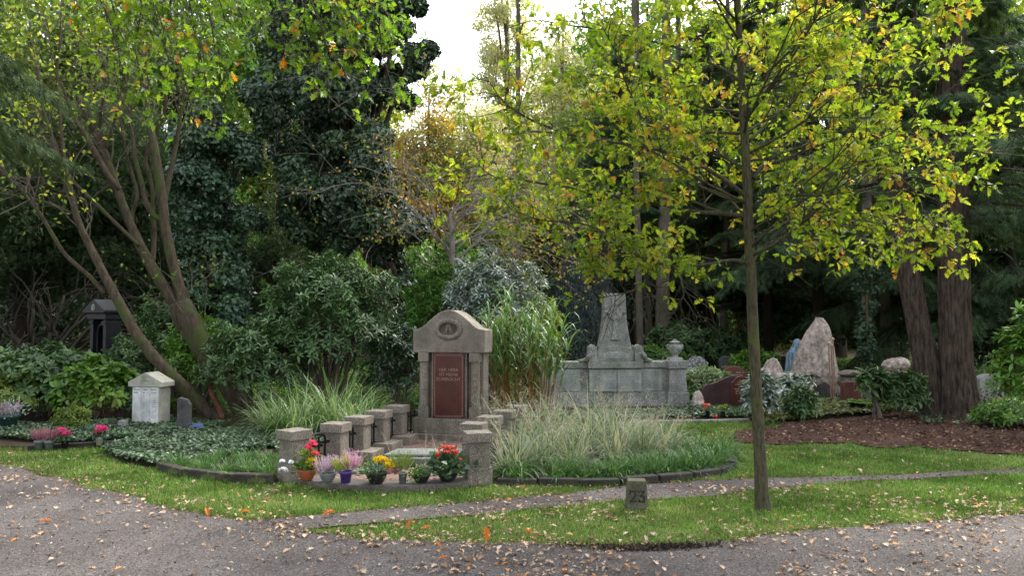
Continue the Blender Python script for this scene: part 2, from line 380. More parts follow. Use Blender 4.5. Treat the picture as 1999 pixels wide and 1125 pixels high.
for j in range(nx):
    for i in range(nx): a = j * (nx + 1) + i; g.f.append((a, a + 1, a + nx + 2, a + nx + 1))
setp(g.build('ground', gm_forest), kind='structure')
LAWN = gpoly([(-900, 838), (0, 838), (200, 866), (540, 850), (900, 860), (1100, 830), (1250, 826), (1500, 824), (1999, 812), (3200, 820)]) + [(14, -6), (-14, -6)]
sheet('lawn', LAWN, -.004, gm_lawn)
PATH = gpoly([(-600, 850), (-200, 880), (0, 905), (150, 945), (300, 985), (400, 1010), (520, 1018), (590, 1034), (700, 1053), (1000, 1062), (1250, 1074), (1400, 1057), (1600, 1037), (1999, 1003), (2900, 960)]) + [(12, -6), (-12, -6)]
_, PATHW = sheet('gravel_path', PATH, .004, gm_path, .11)
SIDE = gpoly([(520, 1017), (700, 1000), (900, 985), (1100, 966), (1225, 951), (1430, 937), (1700, 930), (1999, 918), (2700, 895), (2700, 903), (1999, 926), (1700, 940), (1500, 955), (1400, 970), (1180, 982), (1000, 1000), (800, 1018), (590, 1036)])
_, SIDEW = sheet('footpath', SIDE, .008, gm_path, .05, 3)
MUL = gpoly([(1415, 858), (1480, 838), (1600, 822), (1750, 806), (2000, 800), (3000, 800), (3000, 925), (2300, 905), (1999, 893), (1850, 880), (1640, 868), (1480, 868)])
_, MULW = sheet('mulch_bed', MUL, .012, gm_mulch, .30, 6)
BEDR = gpoly([(965, 942), (1100, 946), (1200, 943), (1300, 936), (1400, 926), (1430, 912), (1425, 890), (1380, 872), (1280, 860), (1240, 846), (1040, 840), (960, 880)])
sheet('planting_bed', BEDR, .030, gm_bed, .0)
BEDL = gpoly([(200, 885), (240, 905), (310, 917), (330, 925), (430, 941), (540, 944), (600, 900), (690, 862), (640, 845), (420, 848), (300, 864)])
sheet('ivy_bed', BEDL, .026, gm_bed, .0)
BEDT = gpoly([(-200, 872), (50, 877), (375, 858), (420, 840), (330, 826), (230, 832), (100, 838), (-200, 850)])
sheet('grave_bed', BEDT, .026, gm_bed, .0)
BEDM = gpoly([(985, 830), (1230, 826), (1455, 822), (1500, 812), (1480, 790), (1000, 790)])
sheet('rear_grave_bed', BEDM, .026, gm_bed, .0)
BEDP = gpoly([(575, 940), (640, 948), (750, 952), (930, 948), (945, 900), (985, 862), (800, 862), (700, 880)])
sheet('grave_plot', BEDP, .030, groundmat('leaf_strewn_gravel', [(.07, .05, .04, .33), (.22, .15, .12, .5), (.42, .33, .28, .68)], 60, bmp=.9), .0)

# lawn blades
def lawnmask(P):
    m = inpoly(P, LAWN)
    e = np.stack([P[:, 0] + .06 * fbm(P[:, 0], P[:, 1], 5, 1), P[:, 1] + .06 * fbm(P[:, 1], P[:, 0], 5, 2)], 1)
    for q in (PATHW, SIDEW, MULW, BEDR, BEDL, BEDT, BEDP, BEDM): m &= ~inpoly(e, q)
    return m
def frustum(P, k=.70): return (np.abs(P[:, 0]) < P[:, 1] * k + .4)
P = np.concatenate([sample([(-9, 4.8), (9, 4.8), (9, 13.5), (-9, 13.5)], 850000, 5.5)])
P = P[lawnmask(P) & frustum(P)]
patch = fbm(P[:, 0], P[:, 1], 2.2, 4) * .5 + fbm(P[:, 0], P[:, 1], 7, 9) * .5
# the wedge of turf between the paths is thin and worn at its left tip
P = P[(patch > -.30) | (rng.random(len(P)) < .18 + .3 * np.clip(1 + (patch + .3) * 4, 0, 1))]
MQ = np.array(MULW)[::3]; dm = np.concatenate([np.sqrt(((P[i:i + 20000, None] - MQ[None]) ** 2).sum(-1)).min(1) for i in range(0, len(P), 20000)]); P = P[rng.random(len(P)) < np.clip(.12 + dm / 1.1 + .35 * fbm(P[:, 0], P[:, 1], 2.6, 3), 0, 1)]
wear = np.clip((P[:, 1] - 5.2) / .4, 0, 1) * 0 + 1
tip = (P[:, 1] < 6.35) & (P[:, 0] < 1.2) & (P[:, 0] > -2.6) & inpoly(P, gpoly([(560, 1030), (800, 1014), (1180, 978), (1300, 1074), (1000, 1064), (700, 1056)]))
P = P[~tip | (rng.random(len(P)) < .45)]
n = len(P); print('lawn blades', n)
hh = (.012 + .042 * rng.random(n) ** 1.3) * (1 + .35 * fbm(P[:, 0], P[:, 1], 3, 2))
dd = rdir(n) * .75; dd[:, 2] = 1
setp(leaves('lawn_grass', np.c_[P, np.full(n, -.002)], dd, rdir(n), hh, .0045 * (1 + rng.random(n)) * np.clip(P[:, 1] / 6, 1, 2), 'tri', LM['lawn'],
            rnd=np.clip(.48 + .38 * fbm(P[:, 0], P[:, 1], 1.6, 7) + .2 * fbm(P[:, 0], P[:, 1], 9, 4) + .30 * rng.normal(size=n), 0, 1)), kind='stuff')

# fallen leaves
def lit(P, z, s0, s1, m, name, rn=None, up=.35):
    n = len(P); N = rdir(n) * up; N[:, 2] = 1
    D = rdir(n); D[:, 2] *= .25
    L = s0 + (s1 - s0) * rng.random(n) ** 2.3
    o = leaves(name, np.c_[P, z + .012 * rng.random(n)], D, N, L, L * (.55 + .35 * rng.random(n)), 'oak', m, rnd=rn)
    return setp(o, kind='stuff')
Pl = sample([(-9, 3.0), (9, 3.0), (9, 12.5), (-9, 12.5)], 150000, 5.0)
Pl = Pl[frustum(Pl)]
dens = .025 + .75 * np.clip(.10 + fbm(Pl[:, 0], Pl[:, 1], 1.3, 11) * .8 + .35 * fbm(Pl[:, 0], Pl[:, 1], 4.3, 2), 0, 1) ** 1.5
edge = np.zeros(len(Pl)); PW = np.array([p for p in PATHW if p[1] > 3 and p[1] < 12])
for i in range(0, len(Pl), 2000):
    d = np.sqrt(((Pl[i:i + 2000, None] - PW[None]) ** 2).sum(-1)).min(1); edge[i:i + 2000] = np.exp(-(d / .30) ** 2)
dens += .35 * edge * np.clip(.5 + fbm(Pl[:, 0], Pl[:, 1], 2.3, 6), 0, 1)
inl = inpoly(Pl, LAWN)
for q in (BEDR, BEDL, BEDT, BEDM): inl &= ~inpoly(Pl, q)
dens = np.where((Pl[:, 0] > .8) & (Pl[:, 1] > 7.5), dens * .35, dens)
dens = np.where(Pl[:, 0] < 0, dens * 1.15, dens); dens = np.where(~inpoly(Pl, PATHW), dens * 1.5 + .03, dens)
Pl = Pl[inl & (rng.random(len(Pl)) < dens)]
print('litter', len(Pl))
lit(Pl, .012, .016, .066, LM['litter'], 'fallen_leaves', up=.22)
# crumbs of soil, bark and dead leaf along the worn path edges
E = np.concatenate([PW, np.array([p for p in SIDEW if 3 < p[1] < 12])]); E = E[rng.integers(0, len(E), 9000)] + rng.normal(size=(9000, 2)) * .07; E = E[frustum(E) & inpoly(E, LAWN)]
lit(E, .008, .008, .035, LM['litterbr'], 'edge_debris', up=.9)
rb = np.array([(p.x, p.y) for p in (gnd(x_, 1074 - .02 * abs(x_ - 1250) + .00018 * (x_ - 1250) ** 2 * -1, 0) for x_ in np.linspace(1120, 1410, 60))]); rb = rb[np.clip(30 + 13 * rng.normal(size=1500), 0, 59).astype(int)] + rng.normal(size=(1500, 2)) * [.06, .028]
n = len(rb); N = rdir(n); N[:, 2] += .4
setp(leaves('soil_ridge', np.c_[rb, .002 + .014 * rng.random(n) ** 2], rdir(n), N, .02 + .03 * rng.random(n), .016, 'leaf', LM['darkcrumb']), kind='stuff')
Pc = sample(MULW, 9000, 9); Pc = Pc[frustum(Pc, .72)]; lit(Pc, .018, .03, .08, LM['litterbr'], 'mulch_litter', up=.8)
Pc = sample(BEDP, 420); lit(Pc, .035, .025, .055, LM['litter'], 'plot_litter', rn=.6 * rng.random(len(Pc)) ** 1.2, up=.6)
# small grit and twigs on the gravel
Pg = sample([(-6, 2.8), (6, 2.8), (7, 7.5), (-7, 7.5)], 60000, 3.5); Pg = Pg[(inpoly(Pg, PATHW) | inpoly(Pg, SIDEW)) & frustum(Pg)]
gmat = leafmat('grit', [(.035, .028, .026), (.14, .12, .118), (.30, .27, .26)], 0, .9, .2, (1, 1, 1), .1)
n = len(Pg); N = rdir(n) * .9; N[:, 2] = 1
s = .004 + .010 * rng.random(n) ** 3
setp(leaves('path_grit', np.c_[Pg, np.full(n, .009)], rdir(n), N, s * 1.3, s, 'leaf', gmat), kind='stuff')
Pt = sample([(-6, 3.2), (6, 3.2), (7, 8), (-7, 8)], 900, 4); n = len(Pt); D = rdir(n); D[:, 2] *= .1
setp(leaves('path_twigs', np.c_[Pt, np.full(n, .018)], D, np.tile([0, 0, 1.], (n, 1)), .05 + .16 * rng.random(n) ** 2, .005, 'quad', leafmat('twig_litter', [(.05, .035, .025), (.16, .11, .08)], 0, .9, .2, (1, 1, 1), .1)), kind='stuff')
# the leaves that stand out singly
OT = TPL['oak']
def oneleaf(px, py, L, stand, label, rz):
    p = gnd(px, py); e = thing('fallen_leaf', label, 'leaf', (p.x, p.y, .02), 0, 'bright orange fallen oak leaves')
    T, Fc = OT; Mt = Matrix.Rotation(rz, 4, 'Z') @ Matrix.Rotation(stand, 4, 'X')
    V = [Mt @ Vector((x * L * .62, y * L, z * L * 1.3)) for x, y, z in T]
    mb = MB(); mb.v = [tuple(v) for v in V]; mb.f = [tuple(int(i) for i in f) for f in Fc]; mb.build('blade', LM['orange'], e)
    mb = MB(); mb.tube([(0, 0, 0), Mt @ Vector((0, -.16 * L, -.02 * L))], [.0014, .001], 5); mb.build('stalk', LM['orange'], e)
for a in [(950, 1064, .105, 1.45, 'upright orange oak leaf, tallest one standing on the worn grass before the gravel', .2),
          (796, 1040, .075, 1.3, 'orange oak leaf on edge in thin turf, left of a flatter orange leaf', -.5),
          (822, 1040, .075, .5, 'flatter orange oak leaf lying just right of an upright one in thin turf', -1.3),
          (628, 1014, .12, .5, 'large orange leaf lying where the narrow footpath leaves the gravel', -1.0),
          (406, 1014, .09, 1.0, 'orange leaf tilted up at the lawn edge on the left', .6),
          (75, 1026, .09, .35, 'orange leaf lying flat on gravel at far left', -1.2),
          (1040, 1050, .085, .6, 'dull orange leaf on the grass wedge right of the tallest upright leaf', 1.0),
          (855, 1100, .07, .5, 'orange leaf lying alone on the gravel near the bottom edge', -1.4),
          (468, 1006, .085, .3, 'orange leaf lying in the lawn just behind the tilted edge leaf', -1.5),
          (862, 1078, .065, .9, 'small curled orange leaf on gravel below the grass tip', 1.2)]: oneleaf(*a)
# ------------------------------------------------------------------ main monument
def text(name, s, size, loc, m, parent, ext=.0015, align='CENTER', sx=1.0):
    c = bpy.data.curves.new(name, 'FONT'); c.body = s; c.size = size; c.align_x = align; c.extrude = ext; c.resolution_u = 2
    tmp = bpy.data.objects.new(name, c); me = bpy.data.meshes.new_from_object(tmp); me.name = name; bpy.data.objects.remove(tmp)
    me.materials.clear(); o = link(name, me, m, parent)
    o.location = loc; o.rotation_euler = (math.pi / 2, 0, 0); o.scale = (sx, 1, 1); return o
def lines(name, x0, x1, z0, z1, rows, y, m, parent, h=.35, seed=0, cols=1):
    """rows of weathered illegible engraving: broken short strokes"""
    rr = random.Random(seed); mb = MB(); dz = (z1 - z0) / rows
    for i in range(rows):
        z = z1 - (i + .5) * dz; w = (x1 - x0) * rr.uniform(.55, .95); x = (x0 + x1) / 2 - w / 2; e = x + w
        while x < e:
            k = min(rr.uniform(.008, .03), e - x)
            if k > .004 and rr.random() < .85:
                xx = x
                while xx < x + k: mb.box((xx, y, z), (.0055, .002, dz * h * rr.uniform(.7, 1))); xx += .0095
            x += k + .010
    return mb.build(name, m, parent)
PR = -R(13.5)
mp = at(882, 849, 10.25); mon = thing('grave_monument', 'tall granite monument with arched head, oval wreath and dark red inscribed panel', 'gravestone', (mp.x, 10.42, 0), PR)
GR = M['granite']
mb = MB(); mb.box((.03, .02, .05), (1.22, .62, .10)); mb.build('plinth', GR, mon, bevel=.008)
mb = MB(); mb.box((0, 0, .20), (.98, .44, .20)); mb.build('base', GR, mon, bevel=.008)
mb = MB(); mb.box((0, .05, .74), (.90, .25, .88)); mb.build('back_slab', GR, mon, bevel=.005)
for sx in (-1, 1):
    mb = MB(); mb.box((sx * .355, -.12, .375), (.145, .15, .15)); mb.build('column_base', GR, mon, bevel=.006)
    mb = MB(); mb.lathe([(.060, 0), (.060, .60)], 16, (sx * .355, -.125, .45)); mb.build('column', GR, mon, smooth=False, bevel=.003)
    mb = MB(); mb.box((sx * .355, -.12, 1.11), (.145, .16, .12)); mb.build('capital', GR, mon, bevel=.006)
mb = MB(); mb.box((0, -.105, .735), (.49, .11, .868)); mb.build('panel_frame', GR, mon, bevel=.004)
# red panel
pn = MB(); pn.box((0, -.178, .735), (.435, .035, .862)); pn = pn.build('panel', M['redpol'], mon, bevel=.003)
bd = MB()
k = 0
for z in np.arange(.345, 1.13, .022):
    for sx in (-1, 1): bd.box((sx * .198, -.1965, z), (.014, .002, .010), 0)
for x in np.arange(-.18, .181, .022):
    for z in (.325, 1.145): bd.box((x, -.1965, z), (.010, .002, .014))
bd.add([(sx * w_, -.1962, z_) for w_ in (.186, .190) for sx, z_ in ((-1, .338 if w_ > .188 else .342), (1, .338 if w_ > .188 else .342), (1, 1.132 if w_ > .188 else 1.128), (-1, 1.132 if w_ > .188 else 1.128))], [(0, 4, 5, 1), (1, 5, 6, 2), (2, 6, 7, 3), (3, 7, 4, 0)])
bd.build('border', M['border'], pn)
for i, s_ in enumerate(['DER HERR', 'IST MEINE', 'ZUVERSICHT']):
    text('inscription', s_, .058, (0, -.1965, .925 - i * .062), M['letter'], pn, ext=.0012, sx=1.02)
# head: arch with shoulders
W = .50; prof = [(-W, 1.17), (W, 1.17), (W, 1.475)]
pp = []
for i in range(25):
    t = i / 24; x = W * (1 - 2 * t)
    ax = abs(x) / W
    if ax > .80: z = 1.475 + .02 * (1 - (ax - .80) / .2) ** 1.5
    else:
        u = ax / .80; z = 1.495 + .245 * (.5 + .5 * math.cos(math.pi * u)) ** .60
    pp.append((x, z))
prof = [(-W, 1.17), (W, 1.17)] + pp
mb = MB(); mb.prism(prof, -.20, .20); mb.build('head', GR, mon, bevel=.012)
# wreath torus with leafy bumps and medallion
mb = MB(); rx, rz_, zc = .158, .112, 1.485
Nn, Mm = 90, 12
for i in range(Nn):
    a = 2 * math.pi * i / Nn; r = .035 * (1 + .20 * math.sin(i * 2 * math.pi / 3.0))
    for j in range(Mm):
        b = 2 * math.pi * j / Mm; rr = r * (1 + .12 * math.sin(b * 4 + i * 1.1))
        mb.v.append(((rx + rr * math.cos(b)) * math.cos(a), -.205 - rr * .8 * math.sin(b), zc + (rz_ + rr * math.cos(b)) * math.sin(a)))
for i in range(Nn):
    for j in range(Mm):
        i2, j2 = (i + 1) % Nn, (j + 1) % Mm; mb.f.append((i * Mm + j, i2 * Mm + j, i2 * Mm + j2, i * Mm + j2))
mb.build('wreath', GR, mon, smooth=True)
mb = MB(); mb.v = [(.14 * math.cos(2 * math.pi * i / 40), -.2025, zc + .095 * math.sin(2 * math.pi * i / 40)) for i in range(40)]; mb.f = [tuple(range(39, -1, -1))]
md = mb.build('medallion', stone('medallion_stone', [(.04, .032, .028, .3), (.12, .095, .08, .7)], 150), mon)
mb = MB(); y = -.207
def stroke(mb, pts, r=.0062): mb.tube([(x, y, zc + z) for x, z in pts], r, 6)
stroke(mb, [(-.065, -.055), (-.05, -.045), (-.015, .055), (.015, .055), (.05, -.045), (.065, -.055)])
stroke(mb, [(-.030, -.055), (-.022, .02), (-.005, .05)]); stroke(mb, [(.030, -.055), (.022, .02), (.005, .05)])
stroke(mb, [(-.035, -.005), (.035, -.005)])
stroke(mb, [(.02 * math.cos(a), .042 + .018 * math.sin(a)) for a in np.linspace(0, 2 * math.pi, 13)])
mb.build('monogram', GR, md)

# ------------------------------------------------------------------ granite posts
def make_post(name, label, loc, rz, foot=(.27, .27, .18), off=(0, 0)):
    t = thing(name, label, 'stone post', loc, rz, 'granite posts round the grave')
    mb = MB(); mb.box((off[0], off[1], foot[2] / 2), foot); mb.build('foot', GR, t, bevel=.006)
    z = foot[2]; h = .415 - z
    mb = MB(); mb.box((0, 0, z + h / 2), (.205, .205, h)); mb.build('shaft', GR, t, bevel=.005)
    mb = MB(); mb.v = []; mb.box((0, 0, .415 + .046), (.25, .25, .092)); mb.add([(-.125, -.125, .507), (.125, -.125, .507), (.125, .125, .507), (-.125, .125, .507), (-.03, -.03, .513), (.03, -.03, .513), (.03, .03, .513), (-.03, .03, .513)],
        [(0, 1, 5, 4), (1, 2, 6, 5), (2, 3, 7, 6), (3, 0, 4, 7), (4, 5, 6, 7)]); mb.build('cap', GR, t, bevel=.006)
    return t
fp = at(567, 943, 7.62); make_post('granite_post', 'front left granite post at the end of the mossy kerb, white flowers before it', (fp.x, 7.74, 0), -R(37), (.235, .235, .18))
fp = at(931, 950, 7.45); make_post('granite_post', 'front right granite post beside the coral begonia pot', (fp.x, 7.60, 0), R(14), (.245, .245, .18))
nm = {2: 'second', 3: 'third', 4: 'fourth', 5: 'rearmost'}
proto = None; posts = {}
for i in range(2, 6):
    Y = 8.15 + (i - 2) * .568 + .10
    for s_, (xa, xb) in ((-1, (-1.896, -1.50)), (1, (-.424, .04))):
        X = xa + (xb - xa) * (i - 2) / 3 + .02
        lab = f"{nm[i]} granite post of the {'left row beside the tall green grass' if s_ < 0 else 'right row rising out of the pale grasses'}"
        if proto is None: proto = o = make_post('granite_post', lab, (X, Y, 0), PR, (.36, .34, .14), (.07, -.03))
        else:
            o = copy_tree(proto); o['label'] = lab; o.location = (X, Y, 0)
            if s_ > 0: o.rotation_euler[2] = PR + math.pi
        posts[(s_, i)] = (X, Y)
# iron railings between the left posts, and between post and monument
def railing(a, b, label, n=4, hh=.40, curl=True):
    a, b = Vector((*a, 0)), Vector((*b, 0)); d = b - a; L = d.length; rz = math.atan2(d.y, d.x)
    t = thing('iron_railing', label, 'railing', a, rz, 'black iron railings between the posts')
    mb = MB(); 
    for z in (hh - .07, .14): mb.box((L / 2, 0, z), (L, .022, .022))
    mb.build('rail', M['iron'], t)
    for k in range(n):
        x = L * (.28 + .44 * k / (n - 1)); m2 = MB()
        m2.box((x, 0, hh / 2 - .0), (.016, .016, hh - .02)); m2.build('bar', M['iron'], t)
    if curl:
        m2 = MB(); m2.tube([(L * .28 + L * .22 - L * .22 * math.cos(q), 0, hh - .02 + .045 * math.sin(q)) for q in np.linspace(0, math.pi, 10)], .011, 8); m2.build('arched_top', M['iron'], t)
L1 = (at(567, 943, 7.62).x, 7.74)
railing(L1, posts[(-1, 2)], 'arched black iron railing between the front two left posts, behind pink begonia')
railing(posts[(-1, 2)], posts[(-1, 3)], 'black iron railing between the second and third left posts')
railing(posts[(-1, 3)], posts[(-1, 4)], 'black iron railing between the third and fourth left posts')
railing(posts[(-1, 4)], posts[(-1, 5)], 'black iron railing between the fourth and rearmost left posts')
railing(posts[(-1, 5)], (mp.x - .45, 10.55), 'black iron railing between the rearmost left post and the red panel monument', curl=False)
# grave slabs
def slabstone(label, px0, px1, y0, y1, z, th, rz=PR):
    a, b = gnd(px0, y1, z), gnd(px1, y1, z); c = gnd(px0, y0, z)
    t = thing('grave_slab', label, 'grave slab', ((a.x + b.x) / 2 + .0, a.y, 0), 0, 'flat grey slabs between the posts')
    w = b.x - a.x; dpt = c.y - a.y; k = math.tan(-rz)
    mb = MB(); q = [(-w / 2, 0), (w / 2, 0), (w / 2 + dpt * k, dpt), (-w / 2 + dpt * k, dpt)]
    mb.slab(q, z - th, z); mb.build('slab_top', M['slabgrey'], t, bevel=.006)
    mb = MB(); mb.slab([(x * .97, y + .01) for x, y in q], 0, z - th); mb.build('support', M['dkstone'], t)
slabstone('larger grey slab lying nearer the red panel monument', 748, 900, 876, 888, .12, .028)
slabstone('narrow pale grey slab in front, behind the yellow flowers', 722, 905, 893, 896, .09, .07)
slabstone('small low grey slab at ground level behind the purple pot', 684, 738, 914, 921, .06, .04)
# curved front kerb
c0, c1 = at(566, 940, 7.55), at(930, 948, 7.42); mbk = MB(); out = []; inn = []
NK = 24
for i in range(NK + 1):
    t = i / NK; x = c0.x + .08 + (c1.x - c0.x - .16) * t; y = c0.y + (c1.y - c0.y) * t - .26 * math.sin(math.pi * t) ** .8 - .02
    out.append((x, y)); inn.append((x, y + .26 + .02 * math.sin(i)))
CK = thing('curved_kerb', 'dark curved stone kerb carrying the row of flower pots', 'kerb', (0, 0, 0))
ox, oy = (c0.x + c1.x) / 2, c0.y; CK.location = (ox, oy, 0)
poly = [(x - ox, y - oy) for x, y in out] + [(x - ox, y - oy) for x, y in inn[::-1]]
mbk.slab(poly, 0, .065); mbk.build('kerb_stone', stone('kerb_top', [(.06, .05, .048, .3), (.19, .165, .16, .7)], 60, moss=(.06, .06, .03)), CK, bevel=.006)
# kerb stones, right (bare) and left (mossy)
def kerbrow(pts, n, h, wd, m, labf, group, seed=0):
    rr = random.Random(seed); W_ = [gnd(*p) for p in pts]; seg = [0]
    for a, b in zip(W_, W_[1:]): seg.append(seg[-1] + (b - a).length)
    def ev(s):
        for i in range(len(W_) - 1):
            if s <= seg[i + 1] or i == len(W_) - 2:
                u = (s - seg[i]) / (seg[i + 1] - seg[i]); return W_[i].lerp(W_[i + 1], u)
    T = seg[-1]
    for i in range(n):
        a, b = ev(T * i / n + .004), ev(T * (i + 1) / n - .004); d = (b - a); L = d.length
        c = (a + b) / 2; hz = h * rr.uniform(.85, 1.12); ky = wd * rr.uniform(.85, 1.1)
        mb = MB(); mb.box((0, 0, hz / 2), (L, ky, hz), 0, .97)
        o = mb.build('kerb_stone', m, None, bevel=.012); o.location = (c.x, c.y + ky / 2, 0); o.rotation_euler = (rr.uniform(-.03, .03), rr.uniform(-.015, .015), math.atan2(d.y, d.x))
        setp(o, labf(i), 'kerb stone', group)
place = ['first', 'second', 'third', 'fourth', 'fifth', 'sixth', 'seventh', 'eighth']
kerbrow([(968, 950), (1100, 952), (1200, 951), (1300, 944), (1395, 934), (1428, 921), (1432, 905)], 8, .075, .10, M['dkstone'],
        lambda i: f'{place[i]} low dark kerb stone counted rightward from the front right granite post', 'kerb stones of the right grass bed', 3)
kerbrow([(308, 920), (350, 932), (428, 943), (536, 948)], 3, .085, .10, M['mosskerb'],
        lambda i: ['mossy kerb stone at the far left end beside the ivy', 'mossy kerb stone in the middle of the left bed edge', 'mossy kerb stone butting against the front left granite post'][i], 'mossy kerb stones of the left bed', 5)

# ------------------------------------------------------------------ potted plants
ZK = .066
def at_kerb(px, py): 
    p = gnd(px, py, ZK); return (p.x, p.y, ZK)
def potbody(t, kind, r, h, m, rim=True):
    if kind == 'bowl': pr = [(r * .50, 0), (r * .62, h * .1), (r * .92, h * .7), (r, h * .9), (r * 1.02, h), (r * .92, h), (r * .85, h * .85)]
    elif kind == 'slim': pr = [(r * .72, 0), (r * .95, h * .85), (r * 1.05, h * .86), (r * 1.05, h), (r * .93, h), (r * .9, h * .85)]
    else: pr = [(r * .74, 0), (r * .95, h * .78), (r * 1.06, h * .8), (r * 1.08, h), (r * .96, h), (r * .9, h * .85)]
    p = MB().lathe(pr, 26, cap=False); p.f.append(tuple(range(25, -1, -1))); p = p.build('pot', m, t, smooth=True)
    MB().lathe([(.001, h * .85), (r * .9, h * .86)], 20, cap=False).build('soil', M['soil'], t)
    return p
def tuft(name, t, n, c, rad, L, W, m, spread=.5, tpl='leaf', droop=0, sq=.5):
    P = rng.normal(size=(n, 3)) * np.array([rad * .5, rad * .5, rad * .3]) + np.array(c)
    D = nrm(P - np.array([c[0], c[1], c[2] - rad])) + rdir(n) * spread
    return leaves(name, P, D, rdir(n) + np.array([0, 0, .6]), L * (.7 + .6 * rng.random(n)), W, tpl, m, t)
def heather(name, t, n, c, rad, h, m, m2=None):
    a = rng.random(n) * 6.28; r = rad * rng.random(n) ** .5 * .6; base = np.c_[c[0] + r * np.cos(a), c[1] + r * np.sin(a), np.full(n, c[2])]
    D = np.c_[np.cos(a) * r / rad * 1.0, np.sin(a) * r / rad * 1.0, np.ones(n)] + rdir(n) * .16
    D = nrm(D); H = h * (.65 + .45 * rng.random(n)); k = 22; P = []; DD = []
    tt = np.tile(np.linspace(.25, 1, k), n); P = np.repeat(base, k, 0) + np.repeat(D * H[:, None], k, 0) * tt[:, None]
    DD = np.repeat(D, k, 0) + rdir(n * k) * .8
    return leaves(name, P, DD, rdir(n * k), .012, .007, 'leaf', m, t, rnd=np.repeat(rng.random(n), k) * .7 + .3 * tt)
def balls(name, t, cs, r, m, n=26):
    """petalled blooms"""
    P = []; D = []
    for c in cs:
        d = rdir(n); d[:, 2] = np.abs(d[:, 2]) * .8; P.append(np.array(c) + d * r * .25); D.append(d)
    P = np.concatenate(P); D = np.concatenate(D)
    return leaves(name, P, D, rdir(len(P)), r, r * .8, 'leaf', m, t)
def stems(name, t, cs, base, m, r=.0022):
    mb = MB()
    for c in cs:
        b = Vector(base) + Vector((random.uniform(-.02, .02), random.uniform(-.02, .02), 0)); mb.tube([b, (b + Vector(c)) / 2 + Vector((0, 0, .015)), Vector(c)], [r, r, r * .7], 5)
    return mb.build(name, m, t)
GRP = 'potted plants on the curved kerb'
t = thing('potted_begonia', 'terracotta bowl with white, yellow and pink begonias, leftmost on the curved kerb', 'potted plant', at_kerb(599, 938), 0, GRP)
potbody(t, 'bowl', .094, .105, M['terra'])
tuft('foliage', t, 150, (0, 0, .13), .11, .05, .03, LM['green'], .8); tuft('foliage', t, 90, (.02, .02, .24), .07, .045, .026, LM['olive'], .8)
cs = [(.06, .02, .33), (.00, .02, .31), (.03, -.02, .30), (.075, -.03, .26), (.09, 0, .24), (.04, .03, .35)]; balls('pink_flower', t, cs, .032, LM['pink']); stems('stem', t, cs, (0, 0, .1), LM['green'])
cs = [(.03, -.06, .17), (.06, -.05, .15), (.08, -.06, .19), (.04, -.03, .20), (.09, -.05, .165), (.06, -.07, .19)]; balls('yellow_flower', t, cs, .030, LM['yellow'])
cs = [(-.20, -.13, .20), (-.12, -.13, .19), (-.20, -.15, .125), (-.16, -.15, .115), (-.18, -.14, .13)]; balls('white_flower', t, cs, .026, LM['white']); stems('stem', t, cs, (0, 0, .1), LM['green'])
t = thing('potted_heather', 'grey bowl of mauve heather between the terracotta bowl and purple pot', 'potted plant', at_kerb(640, 941), 0, GRP)
potbody(t, 'bowl', .082, .085, M['potgrey']); heather('heather', t, 90, (-.03, 0, .07), .09, .17, LM['mauve']); tuft('foliage', t, 70, (.03, 0, .12), .07, .03, .02, LM['greygreen'], .9)
cs = [(.06, 0, .20), (.03, -.02, .21), (.08, -.02, .18)]; balls('mauve_flower', t, cs, .024, LM['mauve'])
t = thing('potted_heather', 'purple pot holding lime green and bright pink heather', 'potted plant', at_kerb(675, 943), 0, GRP)
potbody(t, 'pot', .058, .108, M['potpurple']); heather('lime_heather', t, 75, (-.045, 0, .10), .07, .15, LM['lime']); heather('pink_heather', t, 80, (.05, 0, .10), .07, .20, LM['pinkheath'])
t = thing('potted_chrysanthemum', 'wide dark bowl with yellow flowers and grey-green rosette, mid kerb', 'potted plant', at_kerb(735, 944), 0, GRP)
potbody(t, 'bowl', .105, .105, M['potblack']); tuft('foliage', t, 260, (-.03, .02, .13), .15, .035, .016, LM['green'], .9); tuft('rosette', t, 110, (0, -.05, .14), .06, .05, .016, LM['greygreen'], .7)
cs = [(.0 + .035 * i, -.01 + .02 * (i % 2), .225 - .007 * (i - 1) ** 2) for i in range(5)] + [(.02, -.04, .20), (.06, -.03, .215), (.10, -.05, .175), (.115, -.03, .15)]
balls('yellow_flower', t, cs, .034, LM['yellow'], 34)
t = thing('potted_heather', 'slim grey pot of tall dark green heather, right of the yellow flowers', 'potted plant', at_kerb(786, 944), 0, GRP)
potbody(t, 'slim', .042, .10, M['potgrey']); heather('heather', t, 90, (0, 0, .09), .085, .20, LM['olive'])
t = thing('rusty_heather', 'low rusty pink heather clump behind the slim grey pot', 'plant', at_kerb(768, 930), 0, None); heather('foliage', t, 70, (0, 0, 0), .08, .12, LM['darkheath'])
t = thing('potted_succulent', 'low black bowl of green succulents left of the coral begonia', 'potted plant', at_kerb(822, 943), 0, GRP)
potbody(t, 'bowl', .088, .075, M['potblack']); tuft('foliage', t, 240, (-.01, 0, .09), .11, .03, .016, LM['rhodob'], .8); tuft('foliage', t, 90, (.05, .02, .11), .08, .045, .012, LM['greygreen'], .8)
t = thing('potted_begonia', 'black bowl of coral red begonia beside the front right post', 'potted plant', at_kerb(874, 940), 0, GRP)
potbody(t, 'bowl', .105, .095, M['potblack']); tuft('foliage', t, 230, (0, 0, .17), .17, .065, .055, LM['holly'], .9, 'ivy'); tuft('foliage', t, 50, (0, 0, .17), .18, .06, .05, LM['rhodo'], .9, 'ivy')
cs = [(random.uniform(-.12, .12), random.uniform(-.09, .06), 0) for _ in range(34)]; cs = [(x, y, .33 - 6 * (x * x) - 4 * y * y + random.uniform(-.05, .01)) for x, y, _ in cs]
balls('coral_flower', t, cs, .024, LM['coral'], 18)
